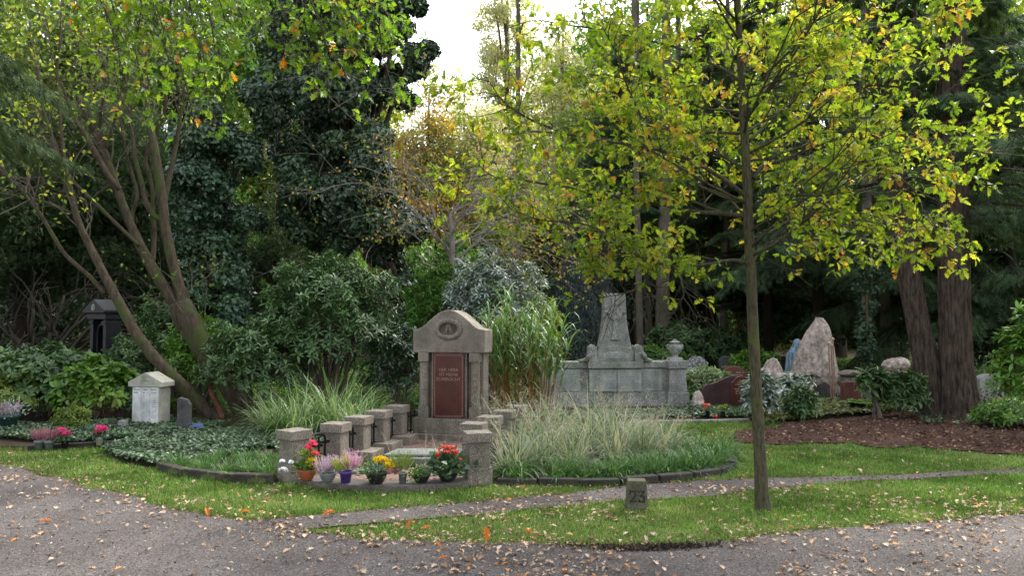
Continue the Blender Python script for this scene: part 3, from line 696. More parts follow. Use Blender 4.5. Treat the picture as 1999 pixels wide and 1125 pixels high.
# wisps of dry grass growing over the slabs
Pw = np.tile([-.98, 8.3, 0.], (16, 1)) + rng.normal(size=(16, 3)) * [.14, .12, 0]
setp(blades('dry_wisp_grass', Pw, rng.random(16) * 6.28, .35 + .2 * rng.random(16), .15, .9, .006, LM['drygrass'], None), 'thin dry grass wisps arching over the front grey slab', 'grass tuft')
# pots on the left grave and elsewhere
G2 = 'small flower pots on the left grave edge'
def gp(px, py, z=.03): p = gnd(px, py, z); return (p.x, p.y, z)
for px, lab, kind in ((77, 'pale grey pot of dark pink heather, left one of a touching pair', 'h'), (96, 'pale grey pot of dusky pink heather, right one of a touching pair', 'h')):
    t = thing('potted_heather', lab, 'potted plant', gp(px, 877), 0, G2); potbody(t, 'pot', .058, .10, M['potgrey']); heather('heather', t, 80, (0, 0, .09), .09, .16, LM['darkheath'] if px > 80 else LM['darkheath'])
t = thing('potted_cyclamen', 'black pot of magenta cyclamen next to the paired heathers', 'potted plant', gp(126, 875), 0, G2); potbody(t, 'slim', .05, .10, M['potblack'])
tuft('foliage', t, 120, (0, 0, .12), .10, .045, .035, LM['holly'], .9); balls('magenta_flower', t, [(random.uniform(-.06, .07), random.uniform(-.05, .03), .20 + random.uniform(-.05, .03)) for _ in range(16)], .028, LM['magenta'], 16)
t = thing('potted_cyclamen', 'pale pot of magenta cyclamen standing alone below the white headstone', 'potted plant', gp(194, 870), 0, G2); potbody(t, 'slim', .045, .10, M['potpale'])
tuft('foliage', t, 110, (0, 0, .12), .09, .045, .035, LM['holly'], .9); balls('magenta_flower', t, [(random.uniform(-.05, .07), random.uniform(-.05, .03), .20 + random.uniform(-.04, .03)) for _ in range(15)], .028, LM['magenta'], 16)
t = thing('potted_heather', 'big dark green pot of pink and white heather at the left picture edge', 'potted plant', gp(10, 847, 0), 0); potbody(t, 'pot', .165, .28, M['potgreen'])
heather('heather', t, 120, (0, 0, .25), .2, .20, LM['mauve']); tuft('foliage', t, 300, (0, 0, .33), .24, .05, .016, LM['silver'], .9)

# ------------------------------------------------------------------ left graves
def kerbbar(name, label, px0, py0, px1, py1, z, w, m, cat='kerb', group=None):
    a, b = gnd(px0, py0), gnd(px1, py1); d = b - a; mb = MB(); mb.box((0, 0, z / 2), (d.length, w, z))
    o = mb.build(name, m, None, bevel=.006); c = (a + b) / 2; o.location = (c.x, c.y, 0); o.rotation_euler = (0, 0, math.atan2(d.y, d.x)); setp(o, label, cat, group); return o
kerbbar('grave_kerb', 'dark front stone edge of the left grave, below the small flower pots', 55, 881, 380, 862, .065, .07, M['dkstone'])
kerbbar('grave_kerb', 'thin grey inner stone edge behind the small flower pots', 135, 870, 300, 861, .07, .05, M['dkstone'])
kerbbar('grave_kerb', 'short dark edge running back beside the white headstone', 185, 850, 245, 836, .12, .06, M['dkstone'])
mb = MB(); mb.box((0, 0, .09), (.10, .12, .18), 0, .95); o = mb.build('marker_block', M['greystone'], None, bevel=.01); p = gnd(240, 846); o.location = (p.x, p.y, 0); setp(o, 'small square grey stone block just left of the white headstone', 'stone block')
p = gnd(288, 840); t = thing('white_headstone', 'pale headstone with gabled top and three engraved columns, under the leaning stem', 'gravestone', (p.x, p.y + .1, 0), -R(12))
mb = MB(); mb.box((0, 0, .03), (.54, .34, .06)); mb.build('foot', M['palestone'], t, bevel=.006)
b_ = MB(); b_.box((0, 0, .345), (.46, .24, .57)); b_ = b_.build('body', M['palestone'], t, bevel=.004)
plm = stone('white_plate', [(.58, .60, .62, .35), (.70, .72, .74, .65)], 30, rough=.4, bmp=0)
for k in range(3):
    x = -.142 + k * .142; mb = MB(); mb.box((x, -.1225, .345), (.138, .008, .56)); mb.build('plate', plm, t)
    lines('engraving', x - .055, x + .055, .52, .61, 2, -.128, M['linecut'], t, seed=k)
lines('engraving', .09, .195, .33, .48, 5, -.128, M['linecut'], t, seed=9)
mb = MB(); mb.prism([(-.28, .63), (.28, .63), (.28, .70), (0, .84), (-.28, .70)], -.15, .15); mb.build('gable', M['palestone'], t, bevel=.006)
lines('engraving', -.10, .10, .70, .735, 1, -.152, M['linecut'], t, seed=4)
p = gnd(356, 850); t = thing('dark_stele', 'narrow rough dark headstone right of the white gabled headstone', 'gravestone', (p.x, p.y + .05, 0), R(6))
mb = MB(); mb.prism([(-.085, 0), (.095, 0), (.09, .42), (.05, .49), (-.06, .52), (-.085, .5)], -.05, .05); mb.build('slab', M['darkgr'], t, bevel=.008); lines('engraving', -.06, .06, .36, .42, 2, -.053, M['groove'], t)
p = gnd(384, 850); t = thing('blue_dish', 'small blue dish lying in ivy right of the narrow dark headstone', 'dish', (p.x, p.y, .03)); t.rotation_euler = (R(60), 0, R(10))
MB().lathe([(.04, 0), (.09, .02), (.12, .05), (.115, .052), (.08, .025), (.001, .012)], 24, cap=False).build('bowl', M['bluepl'], t, smooth=True)
# black shrine monument
p = gnd(205, 785); p = at(205, 700, 14.6); t = thing('black_monument', 'tall black stone shrine monument with gabled roof and pointed niche, deep left', 'gravestone', (p.x, 14.6, 0), -R(30)); t.scale = (.84, .84, 1)
BK = M['blackst']
mb = MB(); mb.box((0, 0, .25), (.95, .5, .5)); mb.build('base', BK, t, bevel=.01)
for sx in (-1, 1):
    mb = MB(); mb.box((sx * .24, 0, 1.06), (.11, .36, 1.12)); pc = mb.build('pier', BK, t, bevel=.006)
    for z in (.62, 1.05, 1.56): m2 = MB(); m2.box((sx * .24, -.01, z), (.14, .40, .05)); m2.build('moulding', BK, pc)
    prof = [(0, .5), (.34, .5), (.36, .56), (.33, .62), (.22, .62), (.16, .7), (.10, .85), (.03, 1.02), (0, 1.05)]
    m3 = MB(); m3.prism([(sx * (.30 + x), z) for x, z in prof], -.12, .12); m3.build('volute', M['darkgr'], t, bevel=.01)
mb = MB(); mb.box((0, .12, 1.02), (.40, .05, 1.05)); mb.build('niche_back', M['blackst'], t)
ar = MB(); pts = [(-.185, .5), (-.185, 1.25)] + [(-.185 + .185 * (1 - math.cos(a)) , 1.25 + .28 * math.sin(a)) for a in np.linspace(.1, 1.57, 8)] 
pts += [(-x, z) for x, z in pts[::-1]]; ar.tube([(x, -.08, z) for x, z in pts], .03, 6); ar.build('pointed_arch', BK, t)
mb = MB(); mb.box((0, 0, 1.68), (.68, .46, .12)); mb.build('lintel', BK, t, bevel=.01)
mb = MB(); mb.prism([(-.40, 1.74), (.40, 1.74), (.40, 1.79), (0, 2.0), (-.40, 1.79)], -.30, .30); rf = mb.build('roof', M['blackst'], t, bevel=.008)
mb = MB(); mb.lathe([(.001, 0), (.07, 0), (.05, .02)], 14); o = mb.build('emblem', M['greystone'], rf); o.location = (0, -.302, 1.84); o.rotation_euler = (R(90), 0, 0)

# ------------------------------------------------------------------ section stone 23
p = gnd(1246, 998); t = thing('section_marker', 'small tapered mossy stone block carved with number 23 in the grass', 'marker stone', (p.x, p.y + .08, 0), -R(4))
mb = MB(); mb.box((0, 0, .122), (.19, .16, .245), 0, .80); b_ = mb.build('block', M['moststone'], t, bevel=.008)
mb = MB(); 
def seg(x0, z0, x1, z1):
    def yy(z): return -.0805 + .016 * z / .245
    w = .007; d = Vector((x1 - x0, z1 - z0)).normalized(); nx_, nz_ = -d.y * w, d.x * w; ex, ez = d.x * w * .8, d.y * w * .8
    q = [(x0 - ex + nx_, z0 - ez + nz_), (x1 + ex + nx_, z1 + ez + nz_), (x1 + ex - nx_, z1 + ez - nz_), (x0 - ex - nx_, z0 - ez - nz_)]
    mb.add([(x, yy(z) - .0008 - dd, z) for dd in (.0, .002) for x, z in q], [(0, 1, 2, 3), (7, 6, 5, 4), (0, 4, 5, 1), (1, 5, 6, 2), (2, 6, 7, 3), (3, 7, 4, 0)])
for s_ in [(-.060, .135, -.060, .158), (-.060, .158, -.018, .158), (-.018, .158, -.018, .120), (-.018, .120, -.060, .075), (-.060, .075, -.012, .075)]: seg(*s_)
for s_ in [(.014, .158, .056, .158), (.056, .158, .032, .122), (.032, .122, .056, .112), (.056, .112, .056, .075), (.056, .075, .014, .075), (.014, .075, .014, .092)]: seg(*s_)
mb.build('number', M['groove'], b_)
# ------------------------------------------------------------------ cross monument with long wall
GS = M['greystone']
pc = at(1200, 700, 14.3); t = thing('cross_monument', 'large grey stone monument: carved cross stele over a long wall of name plates', 'gravestone', (pc.x, 14.3, 0), R(4)); XM = t
mb = MB(); mb.box((-.05, .1, .14), (2.45, .42, .28)); mb.build('plinth', GS, t, bevel=.01)
mb = MB(); mb.box((-.05, .12, .50), (2.3, .32, .44)); mb.box((-.02, .08, .50), (.95, .42, .438)); mb.build('wall', GS, t, bevel=.006)
mb = MB(); mb.box((-.05, .12, .78), (2.5, .40, .12)); mb.box((-.02, .06, .781), (1.02, .52, .121)); mb.build('coping', GS, t, bevel=.012)
for k, (x, w, y) in enumerate([(-.88, .44, -.045), (-.49, .0, 0), (-.25, .50, -.136), (.245, .44, -.136), (.66, .40, -.045)]):
    if w == 0: continue
    mb = MB(); mb.box((x, y, .50), (w, .012, .40)); pl_ = mb.build('name_plate', M['plate'], t, bevel=.002)
    lines('engraving', x - w * .44, x - w * .04, .34, .67, 8, y - .007, M['linecut'], pl_, seed=k); lines('engraving', x + w * .04, x + w * .44, .34, .67, 8, y - .007, M['linecut'], pl_, seed=k + 20)
for x in (-1.23, 1.13):
    mb = MB(); mb.box((x, -.02, .14), (.40, .48, .281)); pb = mb.build('pier_base', GS, t, bevel=.01)
    mb = MB(); mb.box((x, -.02, .50), (.35, .40, .441), 0, .84); mb.build('pier', GS, t, bevel=.008)
    mb = MB(); mb.box((x, -.02, .785), (.37, .44, .14)); mb.build('pier_cap', GS, t, bevel=.012)
    mb = MB(); mb.box((x, -.02, .885), (.28, .28, .06), 0, .75); mb.lathe([(.07, .91), (.06, .95), (.10, 1.0), (.128, 1.07), (.125, 1.12), (.09, 1.155), (.075, 1.17), (.105, 1.185), (.105, 1.20), (.05, 1.215), (.03, 1.25)], 24, (x, -.02, 0))
    for sx in (-1, 1): mb.tube([(x + sx * .10, -.02, 1.15), (x + sx * .15, -.02, 1.13), (x + sx * .13, -.02, 1.07)], .018, 8)
    mb.build('urn', GS, t, bevel=.004)
mb = MB()
prof = [(-.34, .845), (.34, .845), (.34, 1.03)] + [(.33 * math.cos(a), 1.05 + .08 * math.sin(a)) for a in np.linspace(.1, math.pi - .1, 12)] + [(-.34, 1.03)]
mb.prism(prof, -.10, .20); sb = mb.build('stele_base', GS, t, bevel=.01)
mb = MB(); mb.prism([(-.24, .90), (.24, .90), (.24, .98), (.15, 1.02), (-.15, 1.02), (-.24, .98)], -.115, -.10); ip = mb.build('inscription_plate', M['plate'], sb, bevel=.002)
lines('engraving', -.20, .20, .91, 1.0, 3, -.117, M['linecut'], ip, seed=3)
mb = MB(); prof = []
for i in range(14):
    u = i / 13; z = 1.08 + .98 * u; w = .205 + .115 * (1 - u) ** 2.4; prof.append((w, z))
prof = prof + [(.19, 2.10), (-.19, 2.10)] + [(-w, z) for w, z in prof[::-1]]
mb.prism(prof, -.05, .17); st_ = mb.build('stele', GS, t, bevel=.012)
mb = MB(); mb.prism([(-.085, 1.24), (.085, 1.24), (.045, 1.40), (.04, 1.60), (-.04, 1.60), (-.045, 1.40)], -.105, -.05)
mb.prism([(-.20, 1.74), (.20, 1.74), (.20, 1.86), (-.20, 1.86)], -.102, -.05)
mb.prism([(-.06, 1.88), (.06, 1.88), (.065, 2.03), (-.065, 2.03)], -.104, -.05)
mb.prism([(.13 * math.cos(a), 1.76 + .16 * math.sin(a)) for a in np.linspace(0, 2 * math.pi, 25)[:-1]], -.120, -.05)
cr = mb.build('cross', GS, st_, bevel=.006)
mb = MB(); mb.tube([(.095 * math.cos(a), -.122, 1.76 + .12 * math.sin(a)) for a in np.linspace(0, 2 * math.pi, 25)], .010, 6)
for dx in (-.03, .03): mb.tube([(dx, -.125, 1.70), (dx, -.125, 1.82)], .008, 6)
mb.tube([(-.03, -.125, 1.82), (.03, -.125, 1.70)], .007, 6); mb.build('medallion', GS, cr)
for sx in (-1, 1):   # carved scroll corners with a bearded head on the left
    mb = MB(); mb.box((sx * .43, -.02, .98), (.17, .26, .27), 0, .9)
    mb.tube([(sx * .43, -.15, 1.10), (sx * .43, .10, 1.10)], .055, 12); mb.tube([(sx * .53, -.12, .88), (sx * .64, -.10, .865), (sx * .70, -.08, .86)], [.05, .03, .015], 8)
    mb.tube([(sx * .48, -.16, 1.00), (sx * .52, -.17, .94), (sx * .56, -.15, .88)], [.04, .05, .03], 8); mb.build('carved_scroll', GS, t, bevel=.02)

# ------------------------------------------------------------------ stones behind
def headstone(px, pby, w, h, th, top, m, label, rz, ln=0, lm='linecut', name='headstone', base=False, Y=None):
    p = gnd(px, pby) if Y is None else at(px, 700, Y); t = thing(name, label, 'gravestone', (p.x, p.y + th / 2, 0), rz); W = w / 2
    if top == 'arch': pr = [(-W, 0), (W, 0), (W, h * .80)] + [(W * math.cos(a), h * .80 + h * .20 * math.sin(a)) for a in np.linspace(.15, math.pi - .15, 14)] + [(-W, h * .80)]
    elif top == 'shoulder': pr = [(-W, 0), (W, 0), (W, h * .82), (W * .82, h * .85), (W * .55, h * .96), (W * .2, h), (-W * .2, h), (-W * .55, h * .96), (-W * .82, h * .85), (-W, h * .82)]
    elif top == 'wave':
        pr = [(-W, 0), (W, 0), (W, h)] + [(W - w * u, h * (1 - .26 * (.5 - .5 * math.cos(math.pi * min(1, u * 1.15))))) for u in np.linspace(.05, .86, 14)] + [(-W * .86, h * .70), (-W * .95, h * .66), (-W * 1.0, h * .58)]
    else: pr = [(-W, 0), (W, 0), (W, h * .97), (W * .96, h), (-W * .96, h), (-W, h * .97)]
    MB().prism(pr, -th / 2, th / 2).build('slab', m, t, bevel=.012)
    if ln: lines('engraving', -W * .75, W * .75, h * .45, h * .85, ln, -th / 2 - .002, M[lm], t, seed=int(px))
    return t
headstone(1361, 745, .52, .76, .12, 'shoulder', M['speck'], 'pale speckled headstone with rounded shoulders just right of the wall urn', -R(2), 0, Y=18.0)
headstone(1420, 728, .38, .70, .14, 'arch', M['darkgr'], 'dark round-topped headstone farthest back, between bushes', -R(4), 5, Y=19.5)
headstone(1435, 758, .52, .66, .22, 'shoulder', M['redgr'], 'low reddish headstone peeping over the polished wavy stone', -R(8), 5, 'goldline', Y=15.8)
headstone(1404, 800, .58, .61, .14, 'wave', M['purpol'], 'polished dark purple headstone with a wave-shaped top', -R(6), 0)
headstone(1447, 800, .44, .60, .18, 'shoulder', M['redpol'], 'polished red-brown headstone with pale lettering beside the wavy stone', R(14), 6, 'goldline')
headstone(1532, 730, .60, .52, .16, 'flat', M['blackst'], 'dark flat-topped headstone left of the veiled bronze figure', -R(20), 0)
headstone(1664, 792, .34, .44, .14, 'flat', M['redgr'], 'small plain red headstone in front of the right rock wall', -R(10), 0)
headstone(1935, 787, .66, .56, .14, 'arch', M['greystone'], 'weathered grey headstone right of the two thick trunks', R(22), 3)
p = gnd(1660, 800); kb = MB(); kb.box((0, 0, .04), (.9, .08, .08)); o = kb.build('grave_kerb', M['greystone'], None, bevel=.01); o.location = (p.x, p.y - .1, 0); setp(o, 'grey kerb before the small plain red headstone', 'kerb')
kerbbar('grave_kerb', 'long pale kerb along the lawn in front of the cross monument and polished stones', 1225, 828, 1462, 823, .04, .06, M['greystone'])
for px, py, hh, lab, cm in ((1384, 822, .13, 'slender dark vase of coral flowers before the wavy purple headstone', 'coral'), (1414, 820, .10, 'small dark vase with green and yellow plant before the red-brown headstone', 'lime'), (1440, 818, .07, 'tiny rusty pot with green plant at the right end of the kerb', 'rhodob')):
    q = gnd(px, py); t = thing('grave_vase', lab, 'flower vase', (q.x, q.y + .08, .026)); potbody(t, 'slim', .034, hh, M['potblack']); tuft('foliage', t, 40, (0, 0, hh + .02), .07, .03, .018, LM['green'], .9)
    if cm != 'rhodob': balls('flower', t, [(random.uniform(-.07, .06), random.uniform(-.03, .03), hh + random.uniform(.03, .09)) for _ in range(9)], .03, LM[cm], 12)
q = gnd(1399, 822); t = thing('grave_candle', 'small red glass grave candle between two vases', 'candle', (q.x, q.y + .05, .026)); MB().lathe([(.03, 0), (.034, .05), (.03, .055)], 14).build('glass', M['candle'], t, smooth=True); MB().lathe([(.022, .056), (.02, .068), (.01, .072)], 12).build('lid', M['potblack'], t)

# ------------------------------------------------------------------ rocks
def rock(name, label, cat, loc, sc, m, seed=0, rz=0, cuts=9, shape=None, group=None, sub=5, am=.10):
    bm = bmesh.new(); bmesh.ops.create_icosphere(bm, subdivisions=sub, radius=1); rr = random.Random(seed)
    pl = []
    for _ in range(cuts):
        n = Vector((rr.uniform(-1, 1), rr.uniform(-1, 1), rr.uniform(-.5, 1))).normalized(); pl.append((n, rr.uniform(.62, .88)))
    for v in bm.verts:
        c = v.co.copy()
        for n, d in pl:
            e = c.dot(n) - d
            if e > 0: c -= n * e * .9
        o = Vector((seed * 3.1, seed, 2))
        c *= 1 + am * mnoise.noise(c * 2.2 + o) + am * .5 * mnoise.noise(c * 5 + o) + am * .28 * mnoise.noise(c * 13 + o) + am * .14 * mnoise.noise(c * 31 + o)
        c.x *= sc[0]; c.y *= sc[1]; c.z *= sc[2]
        if shape: c = shape(c)
        v.co = c
    me = bpy.data.meshes.new(name); bm.to_mesh(me); bm.free(); me.polygons.foreach_set('use_smooth', [True] * len(me.polygons))
    o = link(name, me, m); o.location = loc; o.rotation_euler = (0, 0, rz); setp(o, label, cat, group); return o
def mega(c):
    q = Vector((c.x / .50, c.y / .36, c.z / 1.0)); h = math.hypot(q.x, q.y); ring = math.sqrt(max(.0025, 1 - min(1, q.z * q.z))); f = .5 + .5 * h / ring
    u = min(1, max(0, (q.z + 1) / 2)); pr = (1.0 - .70 * max(0, u - .16) ** 1.15) * min(1, (1 - u) / .16 + .02) ** .5 * (1 if u > .08 else .9)
    a = math.atan2(q.y, q.x); ca_, sa_ = math.cos(a), math.sin(a); w = 1 / (abs(ca_) ** 2.6 + abs(sa_) ** 2.6) ** (1 / 2.6)
    sk = 1 + .05 * mnoise.noise(Vector((a * 1.5, u * 3, 4))) * 2; x = .57 * pr * f * w * ca_ * sk; y = .36 * pr * f * w * sa_
    if x > .14: y += (x - .14) * .9
    return Vector((x + .05 * u - .03, y, -.86 + 1.72 * u + (.03 * mnoise.noise(Vector((x * 6, y * 6, 1))) if u > .8 else 0)))
p = at(1600, 700, 16.0); rock('standing_stone', 'huge upright rough pinkish boulder, tallest stone in the right background', 'boulder', (p.x, 16.0, .80), (.50, .36, 1.0), M['rock'], 4, 0, 6, mega, am=.16)
p = at(1502, 740, 15.2); rock('boulder', 'rough boulder standing at the left end of the rock wall, behind the oak trunk', 'boulder', (p.x, 15.0, .36), (.30, .28, .50), M['rock'], 8)
p = at(1742, 712, 15.6); rock('boulder', 'pale rounded boulder lying on top of the right rock wall', 'boulder', (p.x, 15.5, .72), (.29, .24, .17), M['rock'], 12)
def wallrow(label, px0, px1, Y, h, seed, lid=True):
    a, b = at(px0, 700, Y), at(px1, 700, Y); t = thing('rock_wall', label, 'stone wall', ((a.x + b.x) / 2, Y, 0)); L = b.x - a.x; rr = random.Random(seed)
    nrow = 2; 
    for j in range(nrow):
        x = -L / 2
        while x < L / 2 - .05:
            w = min(rr.uniform(.28, .45), L / 2 - x); hz = (h - .09) / nrow
            bm = rock('stone', None, None, (x + w / 2, rr.uniform(-.03, .03), hz * (j + .5)), (w * .62, .24, hz * .66), M['rockwall'], seed + int(x * 50) + j * 7, 0, 10, sub=3); bm.parent = t; x += w
    x = -L / 2 - .05
    while x < L / 2 - .05:
        w = min(rr.uniform(.5, .8), L / 2 + .05 - x); o = rock('capstone', None, None, (x + w / 2, -.02, h - .045), (w * .6, .30, .065), M['rockwall'], seed + int(x * 31) + 3, 0, 10, sub=4, am=.07); o.parent = t; x += w
wallrow('rough rock wall with flat capstones left of the huge upright boulder', 1515, 1592, 15.5, .56, 3)
wallrow('rough rock wall with flat capstones right of the huge upright boulder', 1640, 1762, 15.3, .60, 9)
p = gnd(1362, 800); rock('fieldstone', 'small rounded brown stone between the wall pier and purple headstone', 'stone', (p.x, p.y, .10), (.12, .10, .24), M['rock'], 21, sub=4)
p = at(1612, 780, 15.3); rock('dark_footing', 'dark rough rock at the foot of the huge upright boulder', 'stone', (p.x, 15.35, .12), (.24, .2, .26), M['dkstone'], 22, sub=4)
# rods
rodm = plain('copper_rod', (.30, .20, .15), .4, .4, nz=.4, scale=30)
for k, (xb, xt, yt, lab) in enumerate(((1623, 1618, 673, 'left one of the slender copper rods before the upright boulder'), (1627, 1623, 677, 'middle one of the slender copper rods before the upright boulder'), (1631, 1626, 665, 'tallest of the slender copper rods before the upright boulder'))):
    a, b = at(xb, 790, 15.0), at(xt, yt, 15.05 + k * .03); t = thing('metal_rod', lab, 'rod', (a.x, a.y, 0), 0, 'slender copper rods'); d = Vector((b.x - a.x, b.y - a.y, b.z))
    MB().tube([(0, 0, 0), d * .35 + Vector((.004, 0, 0)), d * .7 - Vector((.004, 0, 0)), d], .013, 8).build('rod', rodm, t)
    MB().lathe([(.001, 0), (.026, .01), (.03, .03), (.018, .05), (.001, .055)], 10, tuple(d)).build('tip', plain('copper_tip', (.6, .42, .36), .3, .3), t)
# veiled figure, seen as a draped hunched back
m, nt, b, out = nmat('verdigris_bronze'); n1 = noise(nt, 5, 5, .65, stretch=(9, 9, .9)); r = ramp(nt, [(.04, .06, .09, .36), (.14, .22, .28, .5), (.36, .50, .56, .68)], n1.outputs[0]); nt.links.new(r.outputs[0], b.inputs['Base Color']); b.inputs['Roughness'].default_value = .6
p = at(1553, 700, 17.2); mb = MB(); NZ, NA = 46, 96
for j in range(NZ + 1):
    u = j / NZ; z = 1.20 * u
    if u < .70: w, dp = .24 - .05 * u, .20 - .03 * u
    elif u < .86: q = (u - .70) / .16; w = .205 - .105 * q ** 1.2; dp = .18 - .06 * q
    else: q = (u - .86) / .14; w = .10 * math.sqrt(max(0.001, 1 - q ** 2.4)); dp = .12 * math.sqrt(max(.001, 1 - q ** 2.2))
    lean = -.02 + .05 * u * u
    for k in range(NA):
        a = 2 * math.pi * k / NA; fo = (1 - u) ** .5 if u < .8 else .25
        rr = 1 + .055 * fo * math.sin(a * 15 + 1.2 * math.sin(u * 3)) + .03 * fo * math.sin(a * 27 + u * 2)
        mb.v.append((w * rr * math.cos(a) + lean, dp * rr * math.sin(a) - .06 * u * u, z))
for j in range(NZ):
    for k in range(NA): k2 = (k + 1) % NA; mb.f.append((j * NA + k, j * NA + k2, (j + 1) * NA + k2, (j + 1) * NA + k))
mb.f.append(tuple(NZ * NA + k for k in range(NA)))
t = thing('veiled_statue', 'blue-green bronze figure under a long draped veil, seen from behind beside the upright boulder', 'statue', (p.x, 17.2, 0)); mb.build('draped_figure', m, t, smooth=True)
MB().box((0, 0, -.01), (.6, .5, .06)).build('plinth', M['darkgr'], t)
# ------------------------------------------------------------------ ground cover
def ivycover(name, poly, n, hgt, s0, s1, m, z0=.03, near=None, mask=None):
    P = sample(poly, n, near); 
    if mask is not None: P = P[mask(P)]
    n = len(P); z = z0 + hgt * (.35 + .5 * np.clip(.5 + .6 * fbm(P[:, 0], P[:, 1], 3.2, 3) + .3 * fbm(P[:, 0], P[:, 1], 9, 5), 0, 1.2)) * (.55 + .45 * rng.random(n))
    N = rdir(n) * .75; N[:, 2] += 1; D = rdir(n); D[:, 2] = D[:, 2] * .4 - .1
    L = s0 + (s1 - s0) * rng.random(n)
    return setp(leaves(name, np.c_[P, z], D, N, L, L * .85, 'ivy', m), kind='stuff')
BL2 = gpoly([(200, 885), (240, 905), (310, 917), (400, 905), (500, 885), (540, 880), (540, 890), (690, 866), (640, 845), (420, 848), (300, 864)])
ivycover('ivy_ground_cover', BL2, 26000, .12, .028, .055, LM['ivygc'])
ivycover('grave_ivy', gpoly([(-300, 862), (0, 862), (60, 868), (140, 872), (300, 862), (400, 856), (440, 838), (330, 826), (230, 832), (100, 838), (-300, 842)]), 26000, .13, .03, .055, LM['ivygc'])
ivycover('rear_ivy', gpoly([(1000, 826), (1230, 822), (1455, 819), (1500, 810), (1480, 796), (1340, 790), (1340, 806), (1040, 812)]), 14000, .09, .035, .06, LM['ivygc'])
ivycover('rock_bed_cover', gpoly([(1490, 835), (1560, 822), (1700, 812), (1790, 800), (1700, 786), (1480, 790)]), 6000, .12, .05, .09, leafmat('low_bed_leaf', [(.06, .09, .03), (.14, .17, .06), (.25, .26, .10)], .3), mask=None)
# forest floor ground cover: patchy low greenery and leaves out to the trees
Pf = sample([(-26, 13.5), (26, 13.5), (30, 32), (-30, 32)], 60000, 16); Pf = Pf[frustum(Pf, .74) & ~inpoly(Pf, gpoly([(1020, 830), (1480, 824), (1480, 790), (1020, 790)])) & ~inpoly(Pf, MUL)]
n = len(Pf); N = rdir(n); N[:, 2] += 1; s = .07 + .08 * rng.random(n)
setp(leaves('woodland_undergrowth', np.c_[Pf, .02 + .30 * np.clip(fbm(Pf[:, 0], Pf[:, 1], .9, 8), 0, 1) * rng.random(n)], rdir(n), N, s, s * .6, 'leaf', LM['green']), kind='stuff')

# ------------------------------------------------------------------ grasses
def clump(name, label, cat, px, py, n, L, lean, droop, W, m, r=.12, group=None, hd=None, z=.03, Y=None, rise=None):
    p = gnd(px, py) if Y is None else at(px, 700, Y); t = thing(name, label, cat, (p.x, p.y, z if Y is None else 0), 0, group)
    a = rng.random(n) * 6.28; rr = r * rng.random(n) ** .6; P = np.c_[rr * np.cos(a), rr * np.sin(a), np.zeros(n)]
    az = a + rng.normal(size=n) * .7
    blades('blades', P, az, L * (.55 + .5 * rng.random(n)), lean[0] + (lean[1] - lean[0]) * rng.random(n), droop[0] + (droop[1] - droop[0]) * rng.random(n), W * (.7 + .6 * rng.random(n)), m, t)
    if hd:
        k, HL, hm = hd; a = rng.random(k) * 6.28; P = np.c_[.05 * np.cos(a), .05 * np.sin(a), np.zeros(k)]; az = a + rng.normal(size=k) * .4
        ln = .08 + .55 * rng.random(k); dr = .15 + .8 * rng.random(k); LL = HL * (.7 + .35 * rng.random(k))
        blades('seed_stalks', P, az, LL, ln, dr, .0035, hm, t, segs=6)
        # airy seed plumes along the upper half
        segs = 6; H = np.stack([np.cos(az), np.sin(az), 0 * az], 1); q = P.copy(); pts = [q]
        for i in range(segs):
            th = ln + dr * ((i + .5) / segs) ** 1.4; q = q + (H * np.sin(th)[:, None] + np.array([0, 0, 1.]) * np.cos(th)[:, None]) * (LL / segs)[:, None]; pts.append(q)
        A = []; 
        for i in (3, 4, 5):
            for _ in range(9): f = rng.random((k, 1)); A.append(pts[i] * (1 - f) + pts[i + 1] * f)
        A = np.concatenate(A); nn = len(A); D = rdir(nn) + np.array([0, 0, .25])
        leaves('seed_plume', A, D, rdir(nn), .045 + .05 * rng.random(nn), .0035, 'quad', hm, t)
    return t
GG = 'dry fountain grasses in the right bed'
k = 0
W1 = ['beside the front right post', 'behind the kerb, second from the front right post', 'in the middle front of the right bed', 'centre of the right bed, tallest tan plumes', 'right of centre with long tan arching blades', 'near the right end of the bed', 'at the right end just before the green sedge', 'at the rear left beside the posts', 'at the rear middle below the cross monument wall', 'at the rear right below the wall pier', 'between the rear posts and the centre clump', 'thin and low at the rear right end']
for (px, py, s_), w_ in zip([(1005, 925, .85), (1060, 912, .9), (1115, 916, .85), (1150, 880, 1.2), (1205, 900, 1.1), (1255, 896, .85), (1300, 893, .7), (1010, 880, 1.15), (1085, 868, 1.15), (1190, 862, 1.0), (1065, 888, 1.0), (1275, 868, .7)], W1):
    clump('fountain_grass', 'pale dry fountain grass clump ' + w_, 'grass', px, py, 170, .80 * s_, (.10, 1.35), (.4, 1.9), .021, LM['fgrass'], .15, GG, (11, .84 * s_, LM['drygrass']))
SG = 'green sedge tufts along the kerbs'
W2 = [(1010, 938, 'behind the first right kerb stones'), (1095, 936, 'arching forward over the kerb below the tan grasses'), (1150, 936, 'second one right of the tan grasses'), (1200, 936, 'just behind the numbered marker stone, to its left'), (1250, 930, 'behind the numbered marker stone, to its right'),
      (1300, 926, 'third from the right end of the kerb'), (1345, 922, 'second from the right end of the kerb'), (1388, 915, 'spilling over the right kerb end'), (1408, 898, 'at the rounded right tip of the bed'), (1365, 893, 'behind the right kerb end tufts'), (1330, 900, 'back row between dry grass and kerb')]
for px, py, w_ in W2:
    clump('sedge_tuft', 'green sedge tuft ' + w_, 'grass', px, py, random.randint(190, 340), .34 * random.uniform(.62, 1.2), (.1, 1.35), (.6, 2.1), .018, LM['sedge'], .17, SG)
